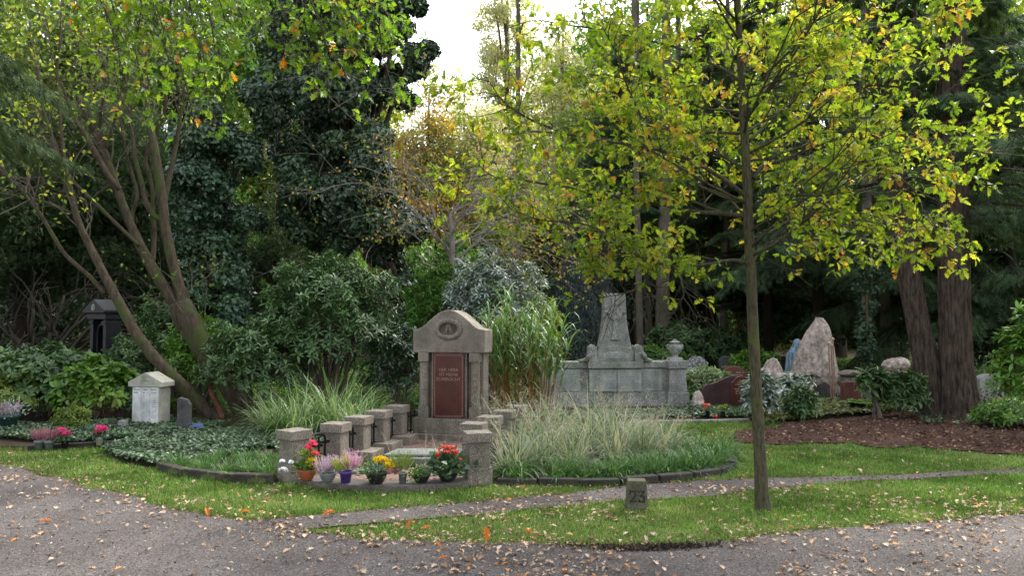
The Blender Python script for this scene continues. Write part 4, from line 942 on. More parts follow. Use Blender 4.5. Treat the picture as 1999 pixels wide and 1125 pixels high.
for px, py, w_ in [(350, 916, 'at the left end behind the mossy kerb'), (395, 922, 'behind the mossy kerb, second from left'), (440, 928, 'behind the mossy kerb, middle'), (485, 926, 'left of the front left post'), (525, 930, 'touching the front left post'), (420, 906, 'back row in the ivy, left'), (480, 905, 'back row in the ivy, right'), (525, 908, 'back row beside the front left post')]:
    clump('sedge_tuft', 'low green sedge tuft ' + w_, 'grass', px, py, 220, .19, (.1, 1.2), (.4, 1.6), .012, LM['sedge'], .13, 'low sedge tufts left of the posts')
for px, Y, w_, s_ in [(585, 10.5, 'left clump of tall arching green-white grass behind the left posts', .95), (655, 10.8, 'middle clump of tall arching green-white grass behind the left posts', 1.05), (705, 10.4, 'right clump of tall arching green-white grass beside the fourth post', .8), (548, 10.6, 'smallest outer clump of tall arching grass at the far left of the group', .75)]:
    clump('silver_grass', w_, 'grass', px, 0, 250, 1.14 * s_, (.03, .85), (.5, 2.5), .024, leafmat('silver_grass_blade', [(.08, .16, .05), (.17, .28, .10), (.42, .50, .30)], .35, .35, .5, var=.12), .20, 'tall silver grasses', Y=Y)
# giant reeds right of monument
def reeds(px0, px1, Y, top, n, label):
    a, b = at(px0, 700, Y), at(px1, 700, Y); c = (a + b) / 2; t = thing('giant_reed', label, 'grass', (c.x, Y, 0)); w = (b.x - a.x) / 2
    X = rng.uniform(-w, w, n); Yy = rng.uniform(-.35, .35, n); H = top * (.62 + .36 * rng.random(n)) * (1 - .25 * np.abs(X / w) ** 2); lx = X / w * .12 + rng.normal(size=n) * .05; ly = rng.normal(size=n) * .05
    mb = MB()
    for i in range(n): mb.tube([(X[i], Yy[i], 0), (X[i] + lx[i] * H[i] * .45, Yy[i] + ly[i] * .5, H[i] * .5), (X[i] + lx[i] * H[i], Yy[i] + ly[i], H[i])], [.009, .007, .004], 5)
    mb.build('stem', LM['straw'], t)
    k = 11; f = rng.random((n, k)) ** .55 * .62 + .38; P = np.stack([X[:, None] + lx[:, None] * H[:, None] * f, Yy[:, None] + ly[:, None] * f, H[:, None] * f], -1).reshape(-1, 3); nn = len(P); ff = f.ravel()
    blades('leaf_blades', P, rng.random(nn) * 6.28, .42 + .38 * rng.random(nn), .15 + .4 * rng.random(nn), 1.3 + 1.7 * rng.random(nn), .044, LM['reed'], t, segs=6)
    k2 = 220; i = rng.integers(0, n, k2); f = rng.random(k2) * .5 + .05; P = np.stack([X[i], Yy[i], H[i] * f], -1)
    blades('dry_leaves', P, rng.random(k2) * 6.28, .3 + .3 * rng.random(k2), .3 + .6 * rng.random(k2), 1.2 + 1.2 * rng.random(k2), .014, LM['straw'], t)
reeds(926, 1076, 11.3, 1.98, 56, 'tall giant reed with bright drooping leaves and brown stalks right of the panelled monument')

# ------------------------------------------------------------------ shrubs
LM['palerhodo'] = leafmat('pale_rhododendron_leaf', [(.12, .22, .07), (.24, .34, .14), (.42, .50, .28)], .25, .35, .45)
def whorls(name, tips, ax, k, L, W, m, t, droop=.1, spread=1.0):
    n = len(tips); ax = nrm(ax); u = nrm(np.cross(ax, rdir(n))); v = np.cross(ax, u)
    a = (np.arange(k)[None] * 2.399 + rng.random((n, 1)) * 6.28) + rng.normal(size=(n, k)) * .2
    el = np.linspace(-.35, .75, k)[None] + rng.normal(size=(n, k)) * .18
    D = (u[:, None] * np.cos(a)[..., None] + v[:, None] * np.sin(a)[..., None]) * np.cos(el)[..., None] * spread + ax[:, None] * np.sin(el)[..., None]; D[..., 2] -= droop
    P = np.repeat(tips, k, 0) + nrm(D.reshape(-1, 3)) * .008
    N = np.repeat(ax, k, 0) + .25 * rdir(n * k)
    LL = L * (.65 + .5 * rng.random(n * k)); return leaves(name, P, D.reshape(-1, 3), N, LL, LL * W, 'lance', m, t, rnd=np.clip(np.repeat(rng.random(n), k) * .6 + .4 * rng.random(n * k), 0, 1))
def dome(n, r, zc, zr, squash=.0, inner=.35):
    d = rdir(n); d[:, 2] = np.where(d[:, 2] < -.35, -d[:, 2], d[:, 2]); rad = 1 - inner * rng.random(n) ** 2
    lump = 1 + .16 * np.sin(d[:, 0] * 5 + 1) * np.cos(d[:, 1] * 4 + d[:, 2] * 6) + .10 * np.sin(d[:, 0] * 11 + d[:, 2] * 9)
    return d * (rad * lump)[:, None] * np.array([r[0], r[1], zr]) + np.array([0, 0, zc]), d
def shrub(label, px, Y, zb, zt, rx, n, k, L, W, m, cat='shrub', name='shrub', group=None, ns=14, bark='grey', droop=.1, ry=None, X=None, solid=True):
    c = at(px, 700, Y); ry = ry or rx * .8; t = thing(name, label, cat, (c.x, Y, 0), 0, group); zc = (zb + zt) / 2; zr = (zt - zb) / 2
    P, d = dome(n, (rx, ry), zc, zr); P = P[P[:, 2] > .03]; d = nrm(P - np.array([0, 0, zc - zr * .6]))
    whorls('foliage', P, d * .8 + np.array([0, 0, .5]) + .35 * rdir(len(P)), k, L, W, m, t, droop)
    mb = MB()
    for i in range(ns):
        q = P[rng.integers(len(P))] * .86; b = Vector((random.uniform(-.12, .12) * rx, random.uniform(-.1, .1) * ry, 0)); q = Vector(q); md = b.lerp(q, .5) + Vector((0, 0, .12 * zt))
        mb.tube([b, b.lerp(md, .55) + Vector((.02, 0, .03)), md, q], [.022 * zt / 2, .016 * zt / 2, .012 * zt / 2, .006], 6)
        for _ in range(3):
            q2 = Vector(P[rng.integers(len(P))]) ; q2 = md.lerp(q2, .7); mb.tube([md, md.lerp(q2, .5) + Vector((0, 0, .03)), q2], [.008, .006, .003], 5)
    mb.build('stems', B[bark], t)
    return t
shrub('large loose rhododendron with visible thin stems left of the panelled monument', 640, 12.6, .35, 2.55, 1.10, 1500, 8, .12, .30, LM['rhodo'], name='rhododendron', ns=26)
shrub('low rhododendron spreading at the foot of the forked leaning stems', 500, 12.0, .1, 1.55, .80, 800, 8, .11, .30, LM['rhodo'], name='rhododendron')
shrub('dark shrub between the big rhododendron and the panelled monument', 775, 12.2, .0, 1.55, .50, 560, 8, .10, .34, LM['ivy'], name='shrub')
shrub('pale-leaved glossy shrub behind the arched monument top', 960, 14.6, .2, 2.80, .95, 1000, 8, .13, .30, LM['silver'], name='shrub', ns=18)
shrub('green shrub with small leaves directly behind the reed clump', 1035, 15.5, .1, 2.15, .6, 700, 8, .09, .34, LM['yellowgreen'])
shrub('sunlit green shrub between ivy trunk and pale-leaved shrub', 858, 15.2, .1, 2.7, .75, 700, 8, .11, .34, LM['green'])
shrub('fresh green low shrub behind the forked stem', 400, 13.4, .05, 1.55, .75, 520, 8, .12, .34, LM['rhodob'])
shrub('grey-green shrub between the dark shrine and white headstone', 290, 14.2, .05, 1.35, .75, 600, 8, .10, .32, LM['rhodo'])
shrub('tall blue-green shrub behind the leaning stems', 345, 15.8, .1, 2.1, .9, 600, 8, .12, .32, LM['rhodo'])
shrub('small-leaved pale green rhododendron in front of the speckled headstone', 1374, 15.2, .10, .66, .44, 230, 8, .11, .34, LM['palerhodo'])
shrub('glossy rhododendron with sky reflection painted on its leaves behind the oak trunk', 1482, 12.1, .02, .74, .22, 170, 8, .15, .30, LM['silver'], ns=8)
shrub('glossy rhododendron with sky reflection painted on green leaves in front of the left rock wall', 1545, 12.9, .22, .66, .36, 60, 8, .15, .30, LM['silver'], ns=8)
shrub('lowest dark green rhododendron just left of the fern', 1562, 12.3, .0, .50, .24, 180, 8, .12, .30, LM['rhodo'], ns=8)
shrub('bushy dark rhododendron left of the leaning thick trunk', 1758, 12.7, .0, .72, .38, 420, 8, .12, .30, LM['rhodo'], ns=8)
t = shrub('small rhododendron on a single crooked stem before the right rock wall', 1702, 12.6, .30, .78, .20, 46, 9, .19, .28, LM['rhodo'], ns=5)
MB().tube([(.12, 0, -.02), (.09, 0, .15), (.04, .0, .30), (0, 0, .5)], [.045, .035, .03, .015], 8).build('stem', B['grey'], t)
shrub('bright glossy green rhododendron at the right picture edge', 2040, 10.4, .0, 1.80, .62, 420, 9, .13, .36, LM['rhodob'], name='rhododendron', ns=12)
shrub('low bright green shrub under the right edge rhododendron', 1975, 11.6, .0, .36, .52, 320, 8, .11, .34, LM['rhodob'])
shrub('fresh green shrub behind the oak trunk, left of the rock wall boulder', 1472, 18.6, .0, .86, .55, 330, 8, .16, .34, LM['rhodob'])
shrub('dark green shrub behind the right wall urn', 1325, 21.5, .0, 1.45, 1.1, 620, 8, .16, .34, LM['rhodo'])
shrub('low green shrub between wall urn and cross stele', 1272, 18, .0, .95, .7, 420, 8, .14, .34, LM['green'])
shrub('dark shrub filling the gap behind the speckled headstone', 1400, 24, .0, 1.3, 1.1, 420, 8, .18, .34, LM['rhodo'])
for px, Y, zt, rx, m_, lab, n_ in [(90, 12.9, 1.10, .95, 'rhodo', 'broad hydrangea bush with large leaves in front of the dark yews', 620), (185, 12.4, .92, .55, 'rhodob', 'fresh green hydrangea bush before the dark shrine', 420), (-10, 12.4, .85, .8, 'olive', 'grey-green bush with brown tips at the left edge', 700), (30, 13.6, 1.1, 1.0, 'holly', 'dark rear bush behind the hydrangea at the left edge', 500), (240, 12.6, .62, .45, 'holly', 'dark leafy bush immediately left of the white headstone', 420)]:
    shrub(lab, px, Y, .0, zt, rx, n_, 7, .15 if m_ in ('rhodo', 'rhodob') else .08, .52, LM[m_], ns=8)
shrub('small round yellow-green bush behind the magenta cyclamens', 143, 11.0, .0, .36, .24, 420, 6, .045, .5, LM['olive'])
t = thing('withered_flower_stems', 'reddish brown withered flower stems left of the white headstone', 'plant', (at(193, 700, 11.6).x, 11.6, 0)); heather('stems', t, 60, (0, 0, .05), .34, .62, LM['litterbr'])
# fern, pink flowers at right stone
p = at(1640, 700, 14.2); t = thing('fern', 'low green fern at the foot of the copper rods', 'fern', (p.x, 13.4, 0)); 
n = 16; az = rng.random(n) * 6.28
for i in range(n):
    L = .42; P = []; D = []
    q = Vector((0, 0, 0)); 
    for s in range(22):
        th = .4 + 1.3 * (s / 22); q = q + Vector((math.cos(az[i]) * math.sin(th), math.sin(az[i]) * math.sin(th), math.cos(th))) * L / 22
        for sg in (-1, 1): P.append(tuple(q)); D.append((-math.sin(az[i]) * sg, math.cos(az[i]) * sg, -.2))
    w = np.repeat(np.sin(np.linspace(.25, 3.1, 22)) * .11, 2)
    leaves('frond', np.array(P), np.array(D), np.tile([0, 0, 1.], (44, 1)), w, .022, 'leaf', LM['rhodob'], t)
p = gnd(1948, 800); t = thing('flower_patch', 'small patch of pink flowers in front of the right weathered headstone', 'flowers', (p.x, p.y + .3, 0)); tuft('foliage', t, 200, (0, 0, .12), .28, .06, .03, LM['rhodo'], .9)
balls('pink_flower', t, [(random.uniform(-.3, .3), random.uniform(-.15, .15), .16 + random.uniform(-.03, .06)) for _ in range(22)], .03, LM['pinkheath'], 14)
# columnar juniper
def conifer_column(label, px, Y, top, r, n, m):
    c = at(px, 700, Y); t = thing('columnar_juniper', label, 'tree', (c.x, Y, 0)); 
    z = rng.random(n) ** .9; a = rng.random(n) * 6.28; w = r * np.minimum(1, (1 - z) * 3.0) ** .55 * (1 + .12 * np.sin(a * 5 + z * 9)) * (.86 + .3 * rng.random(n)) * np.where(z < .12, .8 + z, 1)
    P = np.c_[w * np.cos(a), w * np.sin(a), z * top]; D = np.c_[np.cos(a) * .35, np.sin(a) * .35, np.ones(n)] + rdir(n) * .30
    leaves('crown', P, D, np.c_[np.cos(a), np.sin(a), 0 * a] + .6 * rdir(n), .12 * (.5 + .8 * rng.random(n)), .035, 'lance', m, t)
    MB().tube([(0, 0, 0), (0, 0, top * .9)], [.09, .02], 8).build('trunk', B['dark'], t)
    MB().lathe([(r * .4, .1), (r * .45, top * .5), (r * .25, top * .8), (.02, top * .9)], 14).build('inner_branches', B['dark'], t)
    return t
conifer_column('dense dark blue-green columnar juniper left of the cross stele', 1120, 18.5, 3.05, .50, 26000, LM['junip'])
conifer_column('second slightly lower columnar juniper directly behind the cross stele', 1168, 19.2, 2.85, .40, 16000, LM['junip'])

Pr = np.concatenate([np.array([(q.x, q.y) for q in (gnd(x_, 818) for x_ in rng.uniform(1790, 1999, 500))]) + rng.normal(size=(500, 2)) * [.05, .22]])
ivycover('trunk_foot_ivy', gpoly([(1800, 832), (1900, 836), (1999, 838), (2100, 830), (2050, 808), (1900, 806), (1780, 806)]), 1500, .10, .03, .07, LM['ivygc'], mask=lambda P: fbm(P[:, 0], P[:, 1], 3, 5) > .05)
# ------------------------------------------------------------------ trees
random.seed(19)
def pxpath(pts, Y): return [at(p[0], p[1], p[2] if len(p) > 2 else Y) for p in pts]
def smooth(pts, rad, k=4):
    """Catmull-Rom"""
    P = [Vector(p) for p in pts]; o = []; r = []
    for i in range(len(P) - 1):
        a, b, c, d = P[max(i - 1, 0)], P[i], P[i + 1], P[min(i + 2, len(P) - 1)]
        for j in range(k):
            t = j / k; o.append(.5 * ((2 * b) + (c - a) * t + (2 * a - 5 * b + 4 * c - d) * t * t + (3 * b - a - 3 * c + d) * t ** 3)); r.append(rad[i] * (1 - t) + rad[i + 1] * t)
    o.append(P[-1]); r.append(rad[-1]); return o, r
def bark_tube(mb, pts, rad, n=24, am=.06, k=4, seed=0):
    p, r = smooth(pts, rad, k); n0 = len(mb.v); mb.tube(p, r, n)
    m = len(p)
    for i in range(m):
        for j in range(n):
            v = Vector(mb.v[n0 + i * n + j]); c = p[i]; q = (v - c)
            f = 1 + am * (mnoise.noise(v * 6 + Vector((seed, 0, 0))) + .6 * mnoise.noise(v * 17 + Vector((0, seed, 0)))); mb.v[n0 + i * n + j] = tuple(c + q * f)
    return p, r
def grow(mb, p, d, L, r, depth, tips, wig=.25, up=.05, nchild=3, ratio=.62, sides=5, spread=.7, droop=0):
    """recursive twig; collects (tip, direction)"""
    pts = [p]; q = p.copy(); dd = d.normalized(); k = 5; kids = []
    for i in range(k):
        dd = (dd + Vector((random.gauss(0, wig), random.gauss(0, wig), random.gauss(0, wig) + up - droop)) * .5).normalized(); q = q + dd * L / k; pts.append(q.copy())
        if depth > 0 and i >= 1: kids.append((q.copy(), dd.copy(), i))
    mb.tube(pts, [r * (1 - .6 * i / k) for i in range(k + 1)], sides)
    if depth == 0: tips.append((q, dd, pts[-2])); return
    for _ in range(nchild):
        c, cd, i = random.choice(kids); s = Vector((random.gauss(0, 1), random.gauss(0, 1), random.gauss(0, .55))); s = (s - cd * s.dot(cd)).normalized()
        grow(mb, c, (cd + s * spread).normalized(), L * ratio * random.uniform(.75, 1.2), r * (1 - .5 * i / k) * .6, depth - 1, tips, wig, up, nchild, ratio, max(4, sides - 1), spread, droop)
    tips.append((q, dd, pts[-2]))
def oakclusters(name, tips, k, L, m, t, droop=.35, alongs=True):
    T = np.array([x[0] for x in tips]); A = np.array([x[1] for x in tips]); n = len(T)
    D = nrm(np.repeat(A, k, 0) * .5 + rdir(n * k) * .9 + np.array([0, 0, -droop])); P = np.repeat(T, k, 0) - np.repeat(A, k, 0) * (rng.random((n * k, 1)) * .07) + D * .012
    N = rdir(n * k) * .7 + np.array([0, 0, .9]); LL = L * (.6 + .6 * rng.random(n * k)); rn = np.clip(np.repeat(rng.random(n), k) * .8 + .25 * rng.random(n * k) - .05, 0, 1)
    return leaves(name, P, D, N, LL, LL * (.60 + .2 * rng.random(n * k)), 'oak', m, t, rnd=rn)

# young oak in front
OY = 6.55
tb = at(1491, 999, OY); OK_ = thing('young_oak', 'slender young oak with yellow-green autumn leaves and mossy trunk standing in the lawn', 'tree', (tb.x, OY, 0)); off = Vector((-tb.x, -OY, 0))
mb = MB(); tr = [(1491, 1003), (1490, 990), (1487, 960), (1483, 880), (1476, 760), (1470, 640), (1467, 560), (1461, 440), (1457, 330), (1451, 220), (1446, 120), (1440, 0), (1438, -150), (1436, -320), (1434, -480)]
wr = [22, 17.5, 13.2, 11.6, 11, 10.4, 10, 9.8, 8.6, 7.6, 6.8, 6, 5, 3.5, 1.5]
pp = [p + off for p in pxpath(tr, OY)]; TP, TR = bark_tube(mb, pp, [w * OY / F for w in wr], 26, .07, 8)
mb.build('trunk', B['oak'], OK_, smooth=True)
mains = [([(1463, 515), (1430, 508), (1380, 516), (1330, 520), (1270, 512), (1225, 488), (1185, 470)], -.3, 5), ([(1458, 422), (1400, 416), (1340, 412), (1290, 398), (1225, 388), (1150, 372), (1070, 360)], .3, 7),
 ([(1455, 382), (1415, 352), (1360, 318), (1310, 300), (1275, 290), (1200, 278), (1110, 262), (1020, 255)], -.5, 7), ([(1452, 330), (1410, 305), (1375, 292), (1330, 262), (1260, 245)], .7, 5),
 ([(1275, 290), (1255, 235), (1225, 170), (1205, 110), (1175, 50)], -.5, 4), ([(1472, 348), (1490, 325), (1540, 308), (1600, 282), (1650, 268), (1710, 262), (1800, 268)], .2, 6.5),
 ([(1650, 268), (1672, 235), (1685, 205), (1712, 160)], .1, 3.5), ([(1470, 410), (1490, 390), (1530, 380), (1600, 382), (1680, 372), (1760, 350), (1850, 330)], -.4, 5), ([(1462, 275), (1490, 250), (1530, 220), (1560, 180), (1580, 140), (1600, 90)], .5, 5),
 ([(1456, 165), (1480, 160), (1510, 130), (1545, 95), (1575, 60), (1610, 10)], -.3, 5), ([(1446, 160), (1420, 140), (1390, 125), (1330, 95), (1270, 80), (1200, 60)], .2, 5.5), ([(1444, 45), (1475, 28), (1515, 12), (1570, -5), (1640, -20)], .2, 4),
 ([(1442, 45), (1420, 20), (1395, -10), (1350, -40)], -.3, 4.5), ([(1465, 520), (1485, 490), (1510, 470), (1530, 430), (1560, 400)], .5, 4), ([(1453, 220), (1420, 215), (1370, 210), (1300, 180), (1230, 172)], .8, 4),
 ([(1275, 512), (1262, 540), (1250, 560), (1210, 575), (1180, 580)], -.5, 2.5), ([(1340, 520), (1330, 545), (1335, 575), (1325, 590)], -.4, 2.5), ([(1110, 262), (1040, 235), (985, 200), (950, 150)], -.7, 3.5), ([(1070, 360), (1010, 350), (965, 345), (930, 320)], .4, 3.5), ([(1225, 488), (1150, 440), (1060, 430), (1000, 410)], -.2, 3), ([(1800, 268), (1860, 280), (1930, 300), (1980, 290)], .3, 3), ([(1760, 350), (1790, 380), (1800, 420), (1770, 450)], -.3, 2.6), ([(1200, 60), (1120, 50), (1040, 40), (980, 60)], .3, 3), ([(1600, 90), (1680, 60), (1760, 40), (1840, 30)], .5, 3), ([(1560, 400), (1620, 430), (1680, 450), (1740, 470)], .3, 2.6)]
mbl = MB(); mbt = MB(); tips = []
for pl, dz, w in mains:
    P_ = [at(x, y, OY + dz * min(1, (i / (len(pl) - 1)) * 1.6)) + off if not (i == 0 and len(pl) <= 4 and w < 4) else at(x, y, OY + dz * .8) + off for i, (x, y) in enumerate(pl)]
    rr = [w * .72 * OY / F * (1 - .72 * i / (len(pl) - 1)) for i in range(len(pl))]; q, r_ = bark_tube(mbl, P_, rr, 9, .05, 4)
    for i in range(max(2, int(len(q) * .22)), len(q)):
        for _ in range(2 if i % 2 else 1):
            d = (q[i] - q[i - 1]).normalized(); s = Vector((random.gauss(0, 1), random.gauss(0, 1), random.gauss(.1, .5))); s = (s - d * s.dot(d)).normalized()
            grow(mbt, q[i], (d * .7 + s).normalized(), random.uniform(.22, .48), .0045, 1, tips, .3, .0, 3, .6, 4, .8)
for i in range(40):     # branches towards and away from the viewer
    z = random.uniform(2.1, 5.6); ti = min(range(len(TP)), key=lambda k: abs(TP[k].z - z)); a = random.choice([random.uniform(.5, 2.6), random.uniform(.5, 2.6), random.uniform(3.7, 5.7)]); d = Vector((math.cos(a), math.sin(a), .35))
    tl = []; grow(mbl, TP[ti], d, random.uniform(.9, 1.6) * (1 if z < 4 else .8), .013, 2, tl, .16, .10, 4, .5, 6, .8); tips += tl
mbl.build('limbs', B['oak'], OK_, smooth=True); mbt.build('twigs', B['twigd'], OK_)
print('oak tips', len(tips))
tips = [x for x in tips if x[0].z > 1.72 and not (x[0].x > -.35 + (1640 - 1491) * OY / F and x[0].z > 4.5)]
tips = [x for x in tips if random.random() < (1 if x[0].y > -1.0 else .7) and (x[0].z > 1.98 or random.random() < .14) and not (x[0].x < (1015 - 1491) * OY / F and x[0].z > EYE + (626 - 170) * OY / F)]; oakclusters('crown', tips, 5, .074, LM['oak'], OK_, .2)

# oak boughs hanging in from the upper left
t = thing('overhanging_oak', 'green oak boughs with a few orange leaves hanging into the upper left', 'tree', (-5.4, 4.2, 0))
o_ = Vector((5.4, -4.2, 0)); mb = MB(); mbt = MB(); tips = []
bark_tube(mb, [(0, 0, -.05), (0, 0, .4), (.05, 0, 2.5), (.1, .1, 5), (.0, .1, 8)], [.34, .26, .22, .18, .10], 22, .08); mb.build('trunk', B['oak'], t, smooth=True); mb = MB()
for b in ([(.1, .1, 4.3), (1.2, .6, 4.9), (2.6, 1.1, 4.75), (4.0, 1.6, 4.5), (5.2, 1.7, 4.25)], [(.1, .1, 4.9), (1.6, 1.6, 5.4), (3.0, 2.4, 5.2), (4.3, 2.6, 4.8)], [(.1, .1, 4.0), (1.0, 1.2, 4.5), (1.9, 1.9, 4.4), (2.6, 2.3, 4.2)]):
    q, r_ = bark_tube(mb, b, [.07, .05, .035, .02, .008][:len(b)], 10, .05); LQ = (LQ if 'LQ' in globals() else []) + q
for px, py, Y in [(235, 120, 5.8), (270, 60, 5.6), (240, 170, 6.1), (320, 60, 5.4), (330, 120, 5.9), (290, 170, 6.2), (380, 70, 5.5), (400, 150, 6.3), (440, 40, 5.7), (420, 100, 5.6), (470, 30, 5.9), (540, 20, 5.6), (510, 70, 5.9), (590, 60, 5.8), (560, 110, 6.0), (640, 100, 5.8), (620, 150, 6.1), (690, 90, 6.0), (670, 40, 5.7), (730, 60, 6.1), (745, 110, 6.0), (790, 90, 6.2), (740, 30, 6.3), (700, 150, 6.3), (770, 190, 6.2), (410, 215, 6.3), (380, 240, 6.4), (640, 185, 6.1), (215, 60, 5.9), (300, 10, 5.5), (360, 10, 5.8), (430, 165, 6.2), (195, 20, 6.0), (150, 10, 5.7), (580, 10, 6.1), (650, 10, 5.9), (280, 210, 6.4)]:
    e = at(px, py, Y) + o_; s = e + Vector((random.uniform(-.25, .1), random.uniform(-.2, .1), 0)); s.z = max(4.25, e.z + .5)
    s.x = e.x - random.uniform(.05, .35); lq = min(LQ, key=lambda v: (v - s).length); mbt.tube([lq, lq.lerp(s, .5) + Vector((0, 0, .15)), s], [.012, .009, .008], 5); md = s.lerp(e, .5) + Vector((.05, 0, 0)); pl, r2 = smooth([s, md, e], [.008, .006, .003], 5); mbt.tube(pl, r2, 5)
    for i in range(3, len(pl)):
        d = (pl[i] - pl[i - 1]).normalized(); 
        for _ in range(2):
            sd = Vector((random.gauss(0, 1), random.gauss(0, 1), random.gauss(-.2, .3))).normalized(); grow(mbt, pl[i], (d * .4 + sd).normalized(), random.uniform(.10, .26), .003, 1, tips, .3, 0, 1, .6, 4, .8)
mb.build('limbs', B['oak'], t, smooth=True); mbt.build('twigs', B['twigd'], t); tips = [x for x in tips if random.random() < .46]; oakclusters('crown', tips, 3, .084, LM['oak2'], t); print('oak2', len(tips))
# small orange-leaved bough tip at the right top belongs to the same kind, high right
t = thing('overhanging_oak', 'yellow and orange oak bough tips hanging in front of the thick right trunk', 'tree', (5.6, 4.6, 0)); o_ = Vector((-5.6, -4.6, 0)); mb = MB(); mbt = MB(); tips = []
bark_tube(mb, [(0, 0, -.05), (0, 0, .4), (.0, 0, 2.5), (-.1, .1, 5), (.0, .1, 7)], [.28, .22, .19, .15, .10], 20, .08); mb.build('trunk', B['oak'], t, smooth=True); mb = MB()
LQ2, _ = bark_tube(mb, [(-.1, .1, 4.6), (-.8, .6, 5.0), (-1.7, 1.1, 4.9), (-2.6, 1.4, 4.6)], [.06, .04, .028, .01], 10, .05); mb.build('limbs', B['oak'], t, smooth=True)
for px, py, Y in [(1830, 60, 6.0), (1850, 30, 5.9), (1870, 15, 6.0), (1830, 85, 6.1), (1945, 5, 6.0)]:
    e = at(px, py, Y) + o_; s = e + Vector((.15, -.1, .7)); lq = min(LQ2, key=lambda v: (v - s).length); mbt.tube([lq, lq.lerp(s, .5) + Vector((0, 0, .15)), s], [.012, .009, .008], 5); pl, r2 = smooth([s, s.lerp(e, .5), e], [.008, .006, .003], 5); mbt.tube(pl, r2, 5)
    for i in range(5, len(pl)): grow(mbt, pl[i], Vector((random.gauss(0, 1), random.gauss(0, 1), -.2)).normalized(), random.uniform(.08, .2), .003, 1, tips, .3, 0, 1, .6, 4, .8)
mbt.build('twigs', B['twigd'], t); oakclusters('crown', tips, 3, .085, LM['oak'], t)

# leaning multi-stemmed tree, left: two stools of stems
def stemtree(label, Y, stems_, crown, m, base, extra=None):
    b = at(base[0], 700, Y); t = thing('leaning_tree', label, 'tree', (b.x, Y, 0)); o = Vector((-b.x, -Y, 0)); mb = MB(); ends = []
    for s in stems_:
        P_ = [at(p[0], p[1], p[3] if len(p) > 3 else Y) + o for p in s]; rr = [p[2] * (.86 if p[2] > 40 else .76) * Y / F / 2 for p in s]; q, r_ = bark_tube(mb, P_, rr, 18, .09, 5, len(ends)); ends.append(q)
    mb.build('stems', B['lean'], t, smooth=True)
    mbt = MB(); tips = []
    for q in ends:
        for i in range(int(len(q) * .55), len(q), 2):
            d = (q[i] - q[i - 1]).normalized(); s = Vector((random.gauss(0, 1), random.gauss(0, 1), random.gauss(.4, .5))).normalized(); grow(mbt, q[i], (d * .8 + s * .8).normalized(), random.uniform(.5, 1.3), .012, 2, tips, .35, .05, 3, .6, 5, .8)
    mbt.build('twigs', B['grey'], t)
    T = np.array([x[0] for x in tips if x[0].z > 4.6 or random.random() < .35]); k = 2; n = len(T) * k; P = np.repeat(T, k, 0) + rng.normal(size=(n, 3)) * .10
    leaves('crown', P, rdir(n) + [0, 0, -.3], rdir(n) + [0, 0, .8], .085, .05, 'leaf', m, t); print('stemtree', n)
    return t, o
t, o = stemtree('mossy leaning stem sweeping from lower right to upper left, in front of the shrine', 12.0, [
    [(452, 838, 34), (440, 822, 32), (412, 808, 31), (350, 748, 31), (300, 697, 28), (262, 645, 26), (232, 590, 25), (205, 540, 21), (180, 490, 19), (158, 445, 17), (143, 400, 15), (132, 350, 15), (120, 318, 14), (100, 262, 10), (80, 200, 7), (70, 120, 5)],
    [(205, 575, 12), (175, 540, 11), (130, 500, 10), (105, 462, 10), (80, 420, 9), (50, 380, 8), (15, 340, 7), (-30, 300, 5)], [(132, 350, 10), (125, 300, 8), (118, 240, 8), (112, 150, 6), (118, 60, 4), (120, -40, 2)], [(150, 420, 6), (90, 395, 5), (40, 385, 4), (-20, 372, 3)]],
    None, LM['yellowgreen'], (440, 822))
mb = MB(); bark_tube(mb, [p + o for p in pxpath([(436, 818), (424, 790), (412, 765), (410, 738), (402, 715), (400, 705)], 11.9)], [.05, .04, .035, .035, .035, .034], 12, .1); mb.build('cut_stub', plain('reddish_stub', (.14, .055, .035), .9, nz=.5), t, smooth=True)
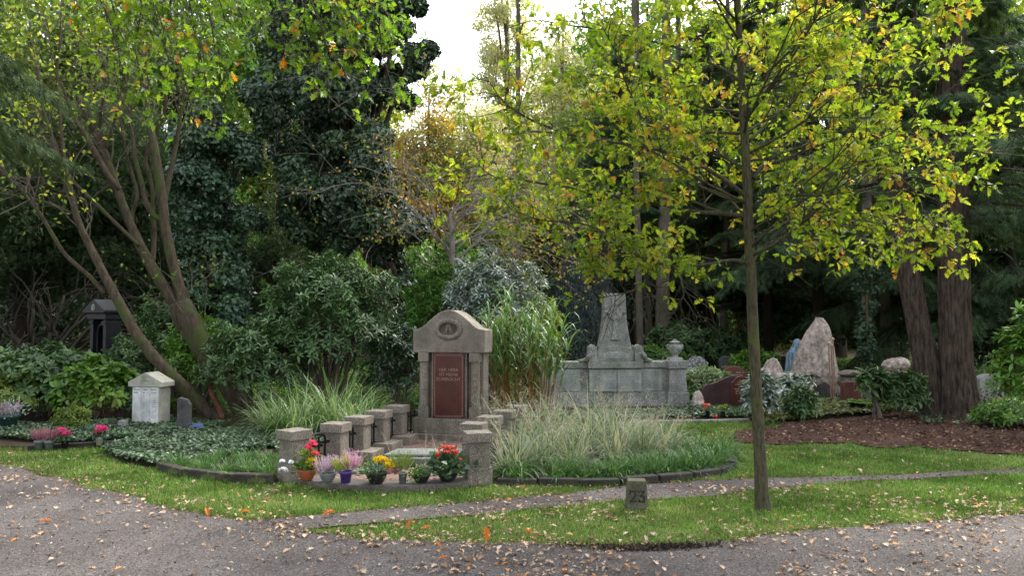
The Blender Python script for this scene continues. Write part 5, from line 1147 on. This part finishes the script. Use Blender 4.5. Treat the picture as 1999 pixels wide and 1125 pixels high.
t, o = stemtree('thick forked leaning stem rising from the rhododendrons, centre left', 12.9, [
    [(476, 800, 50), (455, 765, 46), (420, 715, 46), (388, 665, 50), (365, 625, 56), (350, 592, 50)],
    [(352, 610, 34), (325, 568, 28), (290, 510, 27), (262, 455, 22), (240, 400, 20), (222, 350, 19), (205, 300, 17), (188, 265, 15), (165, 225, 11), (150, 190, 8)],
    [(360, 605, 30), (350, 560, 27), (334, 500, 26), (322, 440, 24), (316, 380, 24), (308, 330, 23), (300, 280, 20), (288, 220, 16), (282, 150, 12), (284, 60, 9), (290, -60, 6)],
    [(196, 300, 11), (198, 260, 8), (196, 220, 8), (204, 180, 7), (203, 120, 5)], [(205, 290, 9), (222, 240, 7), (240, 200, 7), (252, 180, 5), (280, 120, 3)],
    [(318, 430, 16), (300, 420, 14), (285, 395, 13), (275, 350, 12), (264, 310, 11), (258, 260, 9), (248, 200, 8), (240, 100, 6), (235, 0, 5)],
    [(318, 405, 16, 13.4), (330, 350, 14, 13.5), (342, 290, 12, 13.6), (352, 230, 9, 13.6), (360, 170, 6, 13.6)],
    [(298, 510, 14, 13.3), (301, 470, 12, 13.4), (300, 430, 12, 13.4), (296, 360, 10, 13.5), (285, 300, 10, 13.5), (320, 220, 8, 13.5), (325, 120, 6, 13.5), (318, 20, 5, 13.5)],
    [(272, 480, 10, 12.7), (230, 440, 9, 12.6), (190, 400, 9, 12.6), (150, 362, 8, 12.6), (128, 345, 7, 12.6), (60, 372, 5, 12.6), (0, 392, 4, 12.6)], [(262, 455, 11, 13.4), (258, 420, 10, 13.5), (268, 380, 9, 13.5), (255, 330, 8, 13.6), (240, 270, 6, 13.6), (232, 200, 5, 13.6), (228, 100, 3, 13.6)],
    [(235, 370, 14, 12.6), (210, 340, 14, 12.5), (188, 300, 12, 12.5), (165, 260, 10, 12.5), (140, 222, 7, 12.5), (120, 160, 5, 12.5)], [(230, 365, 4), (180, 345, 4), (120, 338, 3), (60, 350, 3), (0, 370, 2)]], None, LM['olive'], (470, 790))

# thick fibrous trunks, right
def bigtrunk(label, Y, pl, seed, cz=None):
    b = at(pl[0][0], pl[0][1], Y); t = thing('redwood', label, 'tree', (b.x, Y, 0), 0, 'thick fibrous trunks on the mulch'); o = Vector((-b.x, -Y, 0))
    P_ = [at(p[0], p[1], Y) + o for p in pl]; P_[0].z = -.05; p, r = smooth(P_, [q[2] * .88 * Y / F / 2 for q in pl], 16); n = 144; V = np.zeros((len(p), n, 3)); A = np.arange(n) * 2 * np.pi / n
    zz = np.array([q.z for q in p])[:, None]; rr = np.array(r)[:, None]
    wob = .5 * np.sin(zz * 1.9 + 3 * np.cos(A * 2 + seed)) + .3 * np.sin(zz * 5.3 + A * 3) + .12 * np.sin(zz * 13 + A * 7)
    f = 1 - .085 * np.abs(np.sin(A * 9 + wob * 1.3 + seed)) ** .6 - .05 * np.abs(np.sin(A * 17 + wob * 2.4)) ** .7 - .025 * np.abs(np.sin(A * 31 + wob * 3.7)) + .06
    fl = np.exp(-np.maximum(zz, 0) / .22); f = f + fl * (.16 * np.abs(np.sin(A * 2.5 + seed)) ** 1.5)
    V[..., 0] = np.array([q.x for q in p])[:, None] + rr * f * np.cos(A); V[..., 1] = np.array([q.y for q in p])[:, None] + rr * f * np.sin(A); V[..., 2] = zz
    m = len(p); I = np.arange(m - 1)[:, None] * n + np.arange(n)[None]; J = np.arange(m - 1)[:, None] * n + (np.arange(n)[None] + 1) % n
    npmesh('trunk', V.reshape(-1, 3), np.stack([I, J, J + n, I + n], -1).reshape(-1, 4), B['red'], t, smooth=True); return t, o, p
RT = []
RT.append(bigtrunk('leaning thick reddish trunk, left one of the pair on the mulch', 13.1, [(1822, 815, 84), (1819, 790, 62), (1806, 700, 54), (1786, 600, 50), (1777, 550, 48), (1760, 425, 44), (1742, 270, 42), (1730, 150, 40), (1722, 0, 38), (1715, -200, 34), (1710, -420, 28)], 1))
RT.append(bigtrunk('upright thick reddish trunk with flared base, right one of the pair', 12.9, [(1878, 822, 112), (1873, 795, 86), (1867, 720, 70), (1863, 600, 65), (1861, 400, 65), (1856, 200, 60), (1861, 60, 52), (1862, -150, 46), (1862, -420, 40)], 5))

# conifer boughs
def bough(mb, S, p, d, L, r, dens, sl, droopk=.18):
    """one conifer branch with hanging sprays; S collects sprig arrays"""
    pts = [p]; q = p.copy(); dd = d.normalized(); k = 8
    for i in range(k): dd = (dd + Vector((random.gauss(0, .07), random.gauss(0, .07), random.gauss(0, .05) - droopk * .35))).normalized(); q = q + dd * L / k; pts.append(q.copy())
    mb.tube(pts, [r * (1 - .8 * i / k) for i in range(k + 1)], 5)
    A = np.array(pts); n = int(dens * L); u = rng.random(n) ** .75 * (k - .01); i = u.astype(int); f = (u - i)[:, None]; base = A[i] * (1 - f) + A[i + 1] * f; T = nrm(A[i + 1] - A[i])
    side = nrm(np.cross(T, [0, 0, 1.])) * np.where(rng.random(n) < .5, -1, 1)[:, None]; wl = L * .30 * (1 - .55 * u / k) * rng.random(n); 
    P = base + side * wl[:, None] + T * (wl * .6)[:, None] + np.array([0, 0, -1]) * (wl ** 1.4 * .5 + .04 * rng.random(n))[:, None] + rng.normal(size=(n, 3)) * .03
    S.append((P, side * .6 + T * .7 + rdir(n) * .35 + np.array([0, 0, -.45]), np.full(n, sl)))
def conifer(label, px, Y, top, z0, r, nb, dens, sl, m, tr=.16, bark='dark', X=None, azr=None, name='conifer', trunk=True, obj=None, tpath=None, group=None):
    x = at(px, 700, Y).x if X is None else X
    t = obj or thing(name, label, 'tree', (x, Y, 0), 0, group); mb = MB(); S_ = []
    if trunk: MB().tube([(0, 0, -.05), (0, 0, top * .5), (0, 0, top)], [tr, tr * .65, .02], 14).build('trunk', B[bark], t, smooth=True)
    for i in range(nb):
        z = z0 + (top - z0) * (i + random.random()) / nb; a = random.uniform(*(azr or (0, 6.28))); u = (z - z0) / (top - z0); L = r * (1 - u * .85) * random.uniform(.75, 1.15)
        o3 = Vector((0, 0, z)) if tpath is None else min(tpath, key=lambda q: abs(q.z - z)).copy()
        bough(mb, S_, o3, Vector((math.cos(a), math.sin(a), .18 - .1 * (1 - u))), L, .012 + .012 * L, dens, sl)
    mb.build('branches', B['dark'], t)
    P = np.concatenate([s[0] for s in S_]); D = np.concatenate([s[1] for s in S_]); n = len(P); P[:, 2] = np.maximum(P[:, 2], .08)
    leaves('crown', P, D, rdir(n) * .6 + [0, 0, .8], sl * (.6 + .7 * rng.random(n)), sl * .8, 'sprig', m, t); return n
nn = 0
nn += conifer('', 0, 13.1, 9.5, 3.2, 2.4, 20, 130, .20, LM['yewm'], trunk=False, obj=RT[0][0], tpath=RT[0][2], azr=(-.2, 3.4))
nn += conifer('', 0, 12.9, 9.5, 3.0, 2.7, 24, 130, .20, LM['yewm'], trunk=False, obj=RT[1][0], tpath=RT[1][2], azr=(-1.0, 3.0))
nn += conifer('tall dark conifer with sweeping boughs behind the upright boulder', 1600, 20.5, 12, 3.0, 3.6, 50, 130, .24, LM['yewm'])
nn += conifer('dark conifer between the oak trunk and the upright boulder, boughs low', 1500, 24, 12, 2.4, 3.8, 56, 120, .26, LM['yew'])
nn += conifer('dark conifer filling the right edge behind the paired trunks', 1975, 18.5, 11, 1.8, 3.3, 60, 150, .24, LM['yewm'])
nn += conifer('dense dark conifer directly behind the paired trunks', 1800, 20, 13, 1.6, 3.6, 70, 130, .26, LM['yew'])
nn += conifer('dark yew-like conifer behind the cross stele', 1240, 24, 10.5, 2.6, 3.2, 60, 120, .28, LM['yewm'])
nn += conifer('conifer with grey-green boughs behind the numbered plates of the long wall', 1390, 26, 12, 2.8, 3.8, 60, 120, .30, LM['yewm'])
nn += conifer('dark conifer standing outside the right edge, boughs reaching in', 2230, 15.5, 9, 1.8, 2.8, 24, 140, .22, LM['yew'])
nn += conifer('', 0, 13.1, 9.5, 4.4, 1.9, 9, 130, .20, LM['yewm'], trunk=False, obj=RT[0][0], tpath=RT[0][2], azr=(3.5, 5.9))
nn += conifer('', 0, 12.9, 9.5, 4.2, 2.0, 12, 130, .20, LM['yewm'], trunk=False, obj=RT[1][0], tpath=RT[1][2], azr=(3.5, 6.1))
# conifer boughs entering at the top left
nn += conifer('feathery dark conifer whose boughs hang in at the top left corner', 0, 8.2, 7.8, 4.15, 2.5, 40, 220, .11, LM['yew'], X=-7.4, azr=(-1.0, 1.2), tr=.2)
print('sprigs', nn)

# broadleaf background trees with clumped crowns
def crown(t, C, r, per, ls, m, tpl='quad', flat=.75, name='crown', asp=.62, up=.6):
    C = np.array(C); r = np.broadcast_to(np.asarray(r, float), (len(C),)); k = per; n = len(C) * k; d = rdir(n); rad = (.35 + .65 * rng.random(n) ** .5)
    P = np.repeat(C, k, 0) + d * (rad * np.repeat(r, k))[:, None] * [1, 1, flat]; P[:, 2] = np.maximum(P[:, 2], .05)
    N = d * .9 + rdir(n) * .6 + [0, 0, up]; D = rdir(n) + [0, 0, -.45]; L = ls * (.6 + .7 * rng.random(n))
    return leaves(name, P, D, N, L, L * asp, tpl, m, t, rnd=np.clip(np.repeat(rng.random(len(C)), k) * .5 + rng.random(n) * .55 - .02, 0, 1))
def tree(label, px, Y, top, z0, rx, nc, per, ls, m, tr, bark='dark', name='broadleaf_tree', cr=None, ry=None, tpl='quad', X=None, group=None, hollow=.45, lean=0):
    c = at(px, 700, Y); x = c.x if X is None else X; t = thing(name, label, 'tree', (x, Y, 0), 0, group); ry = ry or rx * .85
    d = rdir(nc); rad = hollow + (1 - hollow) * rng.random(nc) ** .6; zc = (top + z0) / 2; zr = (top - z0) / 2; cr = cr or rx * .30
    C = d * rad[:, None] * [rx - cr * .6, ry - cr * .6, zr - cr * .5] + [lean, 0, zc]
    crown(t, C, cr * (.6 + .7 * rng.random(nc)), per, ls, m, tpl)
    mb = MB(); q, _ = bark_tube(mb, [(0, 0, -.05), (0, 0, .5), (lean * .15, .0, z0), (lean * .5, 0, zc), (lean * .8, 0, top * .92)], [tr * 1.35, tr, tr * .9, tr * .6, .03], 14, .06)
    for i in range(0, nc, max(1, nc // 16)):
        e = Vector(C[i]); s = min(q, key=lambda v: abs(v.z - max(z0 * .6, e.z * .7))); mb.tube([s, s.lerp(e, .5) + Vector((0, 0, .2)), e], [tr * .35, tr * .2, tr * .06], 6)
    mb.build('trunk', B[bark], t, smooth=True); return t
def pxtree(label, Y, cl, per, ls, m, trunk, bark='dark', name='ivy_clad_tree', dy=1.2, sub=3, asp=.75):
    b = at(trunk[0][0], 700, Y); t = thing(name, label, 'tree', (b.x, Y, 0)); o = Vector((-b.x, -Y, 0)); C = []; Rr = []
    for x, y, r in cl:
        for _ in range(sub * 2): dx, dy_ = random.uniform(-.62, .62) * r, random.uniform(-.62, .62) * r; q = at(x + dx, y + dy_, Y + random.uniform(-dy, dy)) + o; C.append(tuple(q)); Rr.append(r * Y / F * random.uniform(.36, .66))
    crown(t, C, Rr, per, ls, m, 'ivy' , .85, asp=asp); mb = MB(); bark_tube(mb, [at(x, y, Y) + o for x, y, w in trunk], [w * Y / F / 2 for x, y, w in trunk], 14, .08)
    for i in range(0, len(C), 5): e = Vector(C[i]); mb.tube([at(trunk[len(trunk) // 2][0], trunk[len(trunk) // 2][1], Y) + o, e], [.06, .02], 5)
    mb.build('trunk', B[bark], t, smooth=True); return t
pxtree('tall dark ivy-clad tree in the centre left, ragged outline against the sky', 17.5, [(560, 50, 80), (640, 50, 90), (720, 60, 85), (790, 70, 60), (810, 110, 45), (700, 140, 90), (600, 150, 90), (530, 210, 60), (640, 240, 80), (770, 170, 50), (620, 330, 100), (690, 300, 70), (560, 330, 55), (690, 400, 90), (780, 420, 60), (825, 440, 35), (600, 420, 60), (740, 470, 70), (650, 480, 60), (775, 540, 34), (785, 600, 26), (780, 660, 26), (560, -30, 90), (680, -40, 90), (760, -20, 70), (600, -120, 90), (700, -140, 80), (790, 0, 50)],
       760, .10, LM['ivy'], [(785, 735, 34), (782, 640, 30), (765, 540, 28), (700, 400, 26), (670, 200, 22), (660, 0, 16)], dy=1.3)
pxtree('rounded holly-like evergreen with glinting leaves behind the leaning stems', 16.5, [(420, 260, 50), (390, 290, 60), (470, 300, 45), (360, 340, 50), (430, 370, 75), (480, 420, 45), (390, 450, 70), (450, 490, 70), (415, 560, 70), (475, 560, 42), (370, 600, 50), (440, 620, 55), (400, 220, 40), (500, 640, 40)],
       640, .10, LM['holly'], [(420, 745, 30), (420, 600, 26), (420, 300, 16)], name='evergreen_tree', dy=1.1)
pxtree('ivy-covered trunk standing behind the right rock wall', 17.0, [(1690, 560, 24), (1692, 600, 22), (1688, 640, 20), (1692, 680, 18), (1690, 715, 15), (1694, 520, 26), (1690, 480, 30), (1690, 430, 30)], 420, .09, LM['ivy'], [(1690, 762, 24), (1692, 640, 20), (1692, 400, 18), (1690, 100, 14)], bark='grey', dy=.3)
for px, Y, top, z0, rx, nc, per, lab in [(40, 18.5, 8.0, 1.6, 3.0, 70, 520, 'broad black-green yew at the far left, dark gaps under its boughs'), (230, 19.5, 7.2, 1.9, 2.6, 60, 520, 'black-green yew behind the dark stone shrine'), (-110, 17, 8, 1.5, 2.8, 50, 420, 'black-green yew cut by the left picture edge'), (540, 20, 5.6, .8, 1.9, 44, 420, 'dark low yew behind the large loose rhododendron')]:
    tree(lab, px, Y, top, z0, rx, nc, per, .15, LM['yew'], .22, name='yew', tpl='sprig')
# gnarled bare under-boughs of the yews
mb = MB(); tl = []
t = thing('dead_boughs', 'tangle of dark bare boughs under the far left yew', 'tree', (at(90, 700, 16.8).x, 16.8, 0))
for i in range(9):
    a = random.uniform(-1.2, 4.3); grow(mb, Vector((random.uniform(-.5, .5), 0, .0)), Vector((math.cos(a) * .8, math.sin(a) * .3, 1.0)), random.uniform(1.6, 2.4), .07, 2, tl, .35, .02, 4, .6, 7, .9)
mb.build('boughs', B['twigd'], t, smooth=True)
BG = 'trees rising behind the graves'
spec = [
 (110, 25, 15, 3.2, 4.2, 60, 260, .20, 'olive', 'light green broadleaf tree behind the left yews'), (330, 27, 16, 4, 4.0, 60, 260, .20, 'green', 'mid green tree filling the upper left behind the thin stems'),
 (-60, 28, 15, 3, 4.5, 50, 240, .22, 'yellowgreen', 'yellow-green tree glimpsed at the far upper left'), (500, 30, 17, 4, 4.2, 60, 260, .22, 'olive', 'olive tree behind the dark ivy-clad tree'),
 (690, 34, 13, 2, 3.4, 44, 240, .22, 'yellowgreen', 'yellow-green tree glowing right behind the ivy-clad trunk'), (790, 30, 8.2, 1.5, 2.5, 36, 220, .18, 'autumn', 'low yellowing tree left of the sky gap'),
 (900, 36, 8.0, 1.5, 3.2, 40, 230, .20, 'autumn', 'brown-yellow tree under the sky gap'), (1000, 31, 7.6, 1.2, 2.6, 40, 230, .19, 'olive', 'small olive tree behind the reed clump'),
 (1075, 27, 6.2, 1.0, 2.1, 40, 260, .17, 'yellowgreen', 'small yellow tree between the reeds and the junipers'), (1205, 33, 15, 2.0, 3.3, 60, 260, .22, 'olive', 'tree behind the left half of the young oak crown'),
 (1270, 36, 18, 3, 4.6, 64, 260, .24, 'green', 'tall green tree behind the young oak crown'), (1450, 38, 19, 3, 5, 64, 260, .25, 'yellowgreen', 'tall yellow-green tree seen through the young oak'),
 (1640, 33, 18, 3, 4.4, 60, 260, .24, 'olive', 'tall olive tree behind the conifer boughs'), (1880, 32, 18, 3, 5, 64, 260, .24, 'green', 'tall green tree behind the paired trunks'), (2060, 28, 17, 2, 4.4, 50, 240, .22, 'olive', 'olive tree at the far right edge'),
 (600, 23, 5.0, .4, 2.2, 40, 260, .15, 'green', 'low green tree behind the large rhododendron'), (1180, 25, 4.6, .4, 2.0, 40, 260, .15, 'rhodo', 'dark bushy tree directly behind the junipers'), (1560, 27, 5.4, .3, 3.2, 50, 260, .17, 'rhodo', 'dark bushy thicket behind the veiled figure'), (1330, 30, 5.0, .3, 3.2, 50, 240, .18, 'rhodo', 'dark bushy thicket behind the urn'), (1760, 25, 5.2, .3, 3.0, 50, 260, .16, 'rhodo', 'dark bushy thicket behind the leaning trunk'), (1950, 21, 4.0, .1, 2.2, 50, 260, .13, 'ivy', 'dark evergreen thicket behind the right weathered headstone'),
 (330, 22, 5.0, .2, 2.8, 50, 260, .15, 'rhodo', 'dark thicket behind the white gabled headstone'), (60, 23, 5.0, .2, 3.2, 50, 240, .15, 'ivy', 'dark thicket beneath the left yews'), (850, 22, 4.4, .2, 1.7, 40, 260, .14, 'green', 'sunlit thicket between ivy-clad trunk and pale-leaved shrub')]
for px, Y, top, z0, rx, nc, per, ls, m_, lab in spec: tree(lab, px, Y, top, z0, rx, nc, per, ls, LM[m_], .10 + top * .010, group=BG)
tree('airy thin-crowned tree in the sky gap, haze put into its leaf colour', 905, 33, 12.8, 3, 2.6, 130, 190, .13, LM['pale'], .12, 'grey', cr=.8, hollow=.1)
tree('airy yellowing tree against the sky just right of the ivy-clad tree', 835, 31, 11.8, 2, 2.0, 100, 190, .13, LM['autumn'], .12, 'grey', cr=.7, hollow=.1)
tree('second tree with haze put into its leaf colour, right of the tall poplar', 1100, 43, 20, 3, 2.6, 120, 190, .15, LM['pale'], .2, 'grey', name='poplar', cr=.9, hollow=.2)
tree('grey-green poplar with haze put into its leaf colour, standing tall beside the white sky', 990, 46, 27, 3, 2.7, 260, 190, .15, LM['pale'], .25, 'grey', name='poplar', cr=.75, hollow=.2)
# leafless twiggy tree and trunks
t = thing('twiggy_tree', 'half bare twiggy tree with drooping grey twigs left of the sky gap', 'tree', (at(868, 700, 15.5).x, 15.5, 0)); mb = MB(); tl = []
bark_tube(mb, [(0, 0, -.05), (.0, 0, 1.5), (.15, 0, 2.8), (.1, 0, 3.8)], [.11, .08, .06, .04], 12, .07)
for i in range(26):
    z = random.uniform(2.2, 3.8); a = random.uniform(0, 6.28); grow(mb, Vector((.1, 0, z)), Vector((math.cos(a) * 1.1, math.sin(a) * .6, .75)), random.uniform(1.3, 2.3), .022, 3, tl, .38, .0, 3, .62, 5, .8, .10)
mb.build('branches', B['twig'], t); T = np.array([x[0] for x in tl]); k = 2; n = len(T) * k
leaves('crown', np.repeat(T, k, 0) + rng.normal(size=(n, 3)) * .05, rdir(n) + [0, 0, -.4], rdir(n), .07, .045, 'leaf', LM['autumn'], t); print('twigs', len(tl))
t = thing('twiggy_tree', 'tangle of bare curling twigs in front of the dark ivy-clad tree', 'tree', (at(742, 700, 18.0).x, 18.0, 0)); mb = MB(); tl = []
bark_tube(mb, [(0, 0, -.05), (.0, .3, 2), (.15, .4, 4.0), (.1, .3, 6.2)], [.07, .06, .05, .03], 12, .07)
for i in range(13):
    z = random.uniform(3.9, 6.6); a = random.uniform(3.5, 4.9); grow(mb, Vector((.1, .1, z)), Vector((math.cos(a) * 1.3, math.sin(a) * 1.2, .25)), random.uniform(2.2, 3.4), .018, 3, tl, .85, .0, 3, .58, 5, 1.0, .16)
mb.build('branches', B['twig'], t)
for px, Y, w, lean, lab in [(1250, 21, .20, -.1, 'slim mossy trunk left of the urn, deep in shade'), (1292, 22, .42, .2, 'thicker shaded trunk above the right wall urn'), (1268, 24, .26, -.3, 'dark trunk between two others above the wall'), (1735, 19.5, .34, -.5, 'leaning grey trunk left of the paired thick trunks'), (1715, 22, .25, .2, 'thin dark trunk behind the leaning grey trunk'), (1012, 24, .24, .0, 'pale slim trunk left of the junipers'), (1410, 25, .22, .3, 'slim dark trunk behind the oak, left side'), (1330, 27, .3, 0, 'far shaded trunk behind the speckled headstone')]:
    c = at(px, 700, Y); t = thing('forest_tree', lab, 'tree', (c.x, Y, 0), 0, 'shaded trunks in the background'); mb = MB(); bark_tube(mb, [(0, 0, -.05), (0, 0, .3), (lean * .3, 0, 3), (lean, 0, 8), (lean, 0, 18)], [w * .75, w * .5, w * .45, w * .35, .05], 14, .08)
    mb.build('trunk', B['grey'], t, smooth=True); C = rdir(16) * [1.6, 1.6, 2.2] + [lean, 0, 16.5]; crown(t, C, .9, 150, .26, LM['olive'])
# far woodland mass
n = 1300; X = rng.uniform(-62, 62, n); Y = rng.uniform(48, 78, n); pxx = CX + X / Y * F
topz = np.where((pxx > 740) & (pxx < 965), EYE + (626 - 300) * Y / F, np.where((pxx > 700) & (pxx < 1075), EYE + (626 - 260) * Y / F, 26.))
Z = rng.random(n) ** .9 * topz; C = np.r_[np.c_[X, Y, Z], np.c_[rng.uniform(-48, 48, 420), rng.uniform(42, 50, 420), rng.uniform(0, 7, 420)]]; n = len(C)
T_ = MB(); o = crown(None, C, 2.6 * (.6 + .6 * rng.random(n)), 150, .55, leafmat('far_leaf', [(.02, .04, .015), (.05, .08, .02), (.12, .14, .03), (.22, .18, .04)], .4), name='far_woodland', asp=.7)
setp(o, kind='stuff')

# ------------------------------------------------------------------ light
w = bpy.data.worlds.new('World'); S.world = w; w.use_nodes = True; nt = w.node_tree; bg = nt.nodes['Background']
sky = nt.nodes.new('ShaderNodeTexSky'); sky.sky_type = 'NISHITA'; sky.sun_disc = False
SE, SAZ = 48, 38       # elevation; azimuth to the right of the view direction
sky.sun_elevation = R(SE); sky.sun_rotation = R(SAZ); sky.air_density = 1.0; sky.dust_density = 4.0; sky.ozone_density = 1.0
hs = nt.nodes.new('ShaderNodeHueSaturation'); hs.inputs['Saturation'].default_value = .28
nt.links.new(sky.outputs[0], hs.inputs['Color']); nt.links.new(hs.outputs[0], bg.inputs[0]); bg.inputs[1].default_value = .15
sl = bpy.data.lights.new('sun', 'SUN'); sl.energy = 1.3; sl.angle = R(10); sl.color = (1, .93, .80); so = bpy.data.objects.new('sun', sl); COL.objects.link(so)
d = Vector((math.sin(R(SAZ)) * math.cos(R(SE)), math.cos(R(SAZ)) * math.cos(R(SE)), math.sin(R(SE)))); so.rotation_euler = d.to_track_quat('Z', 'Y').to_euler(); so.location = (10, 10, 30)
S.view_settings.view_transform = 'Standard'; S.view_settings.look = 'None'; S.view_settings.gamma = 1; S.view_settings.exposure = 2.1
S.render.engine = 'CYCLES'; c = S.cycles; c.max_bounces = 6; c.diffuse_bounces = 3; c.glossy_bounces = 2; c.transmission_bounces = 4; c.transparent_max_bounces = 4; c.use_denoising = True; c.caustics_reflective = False; c.caustics_refractive = False
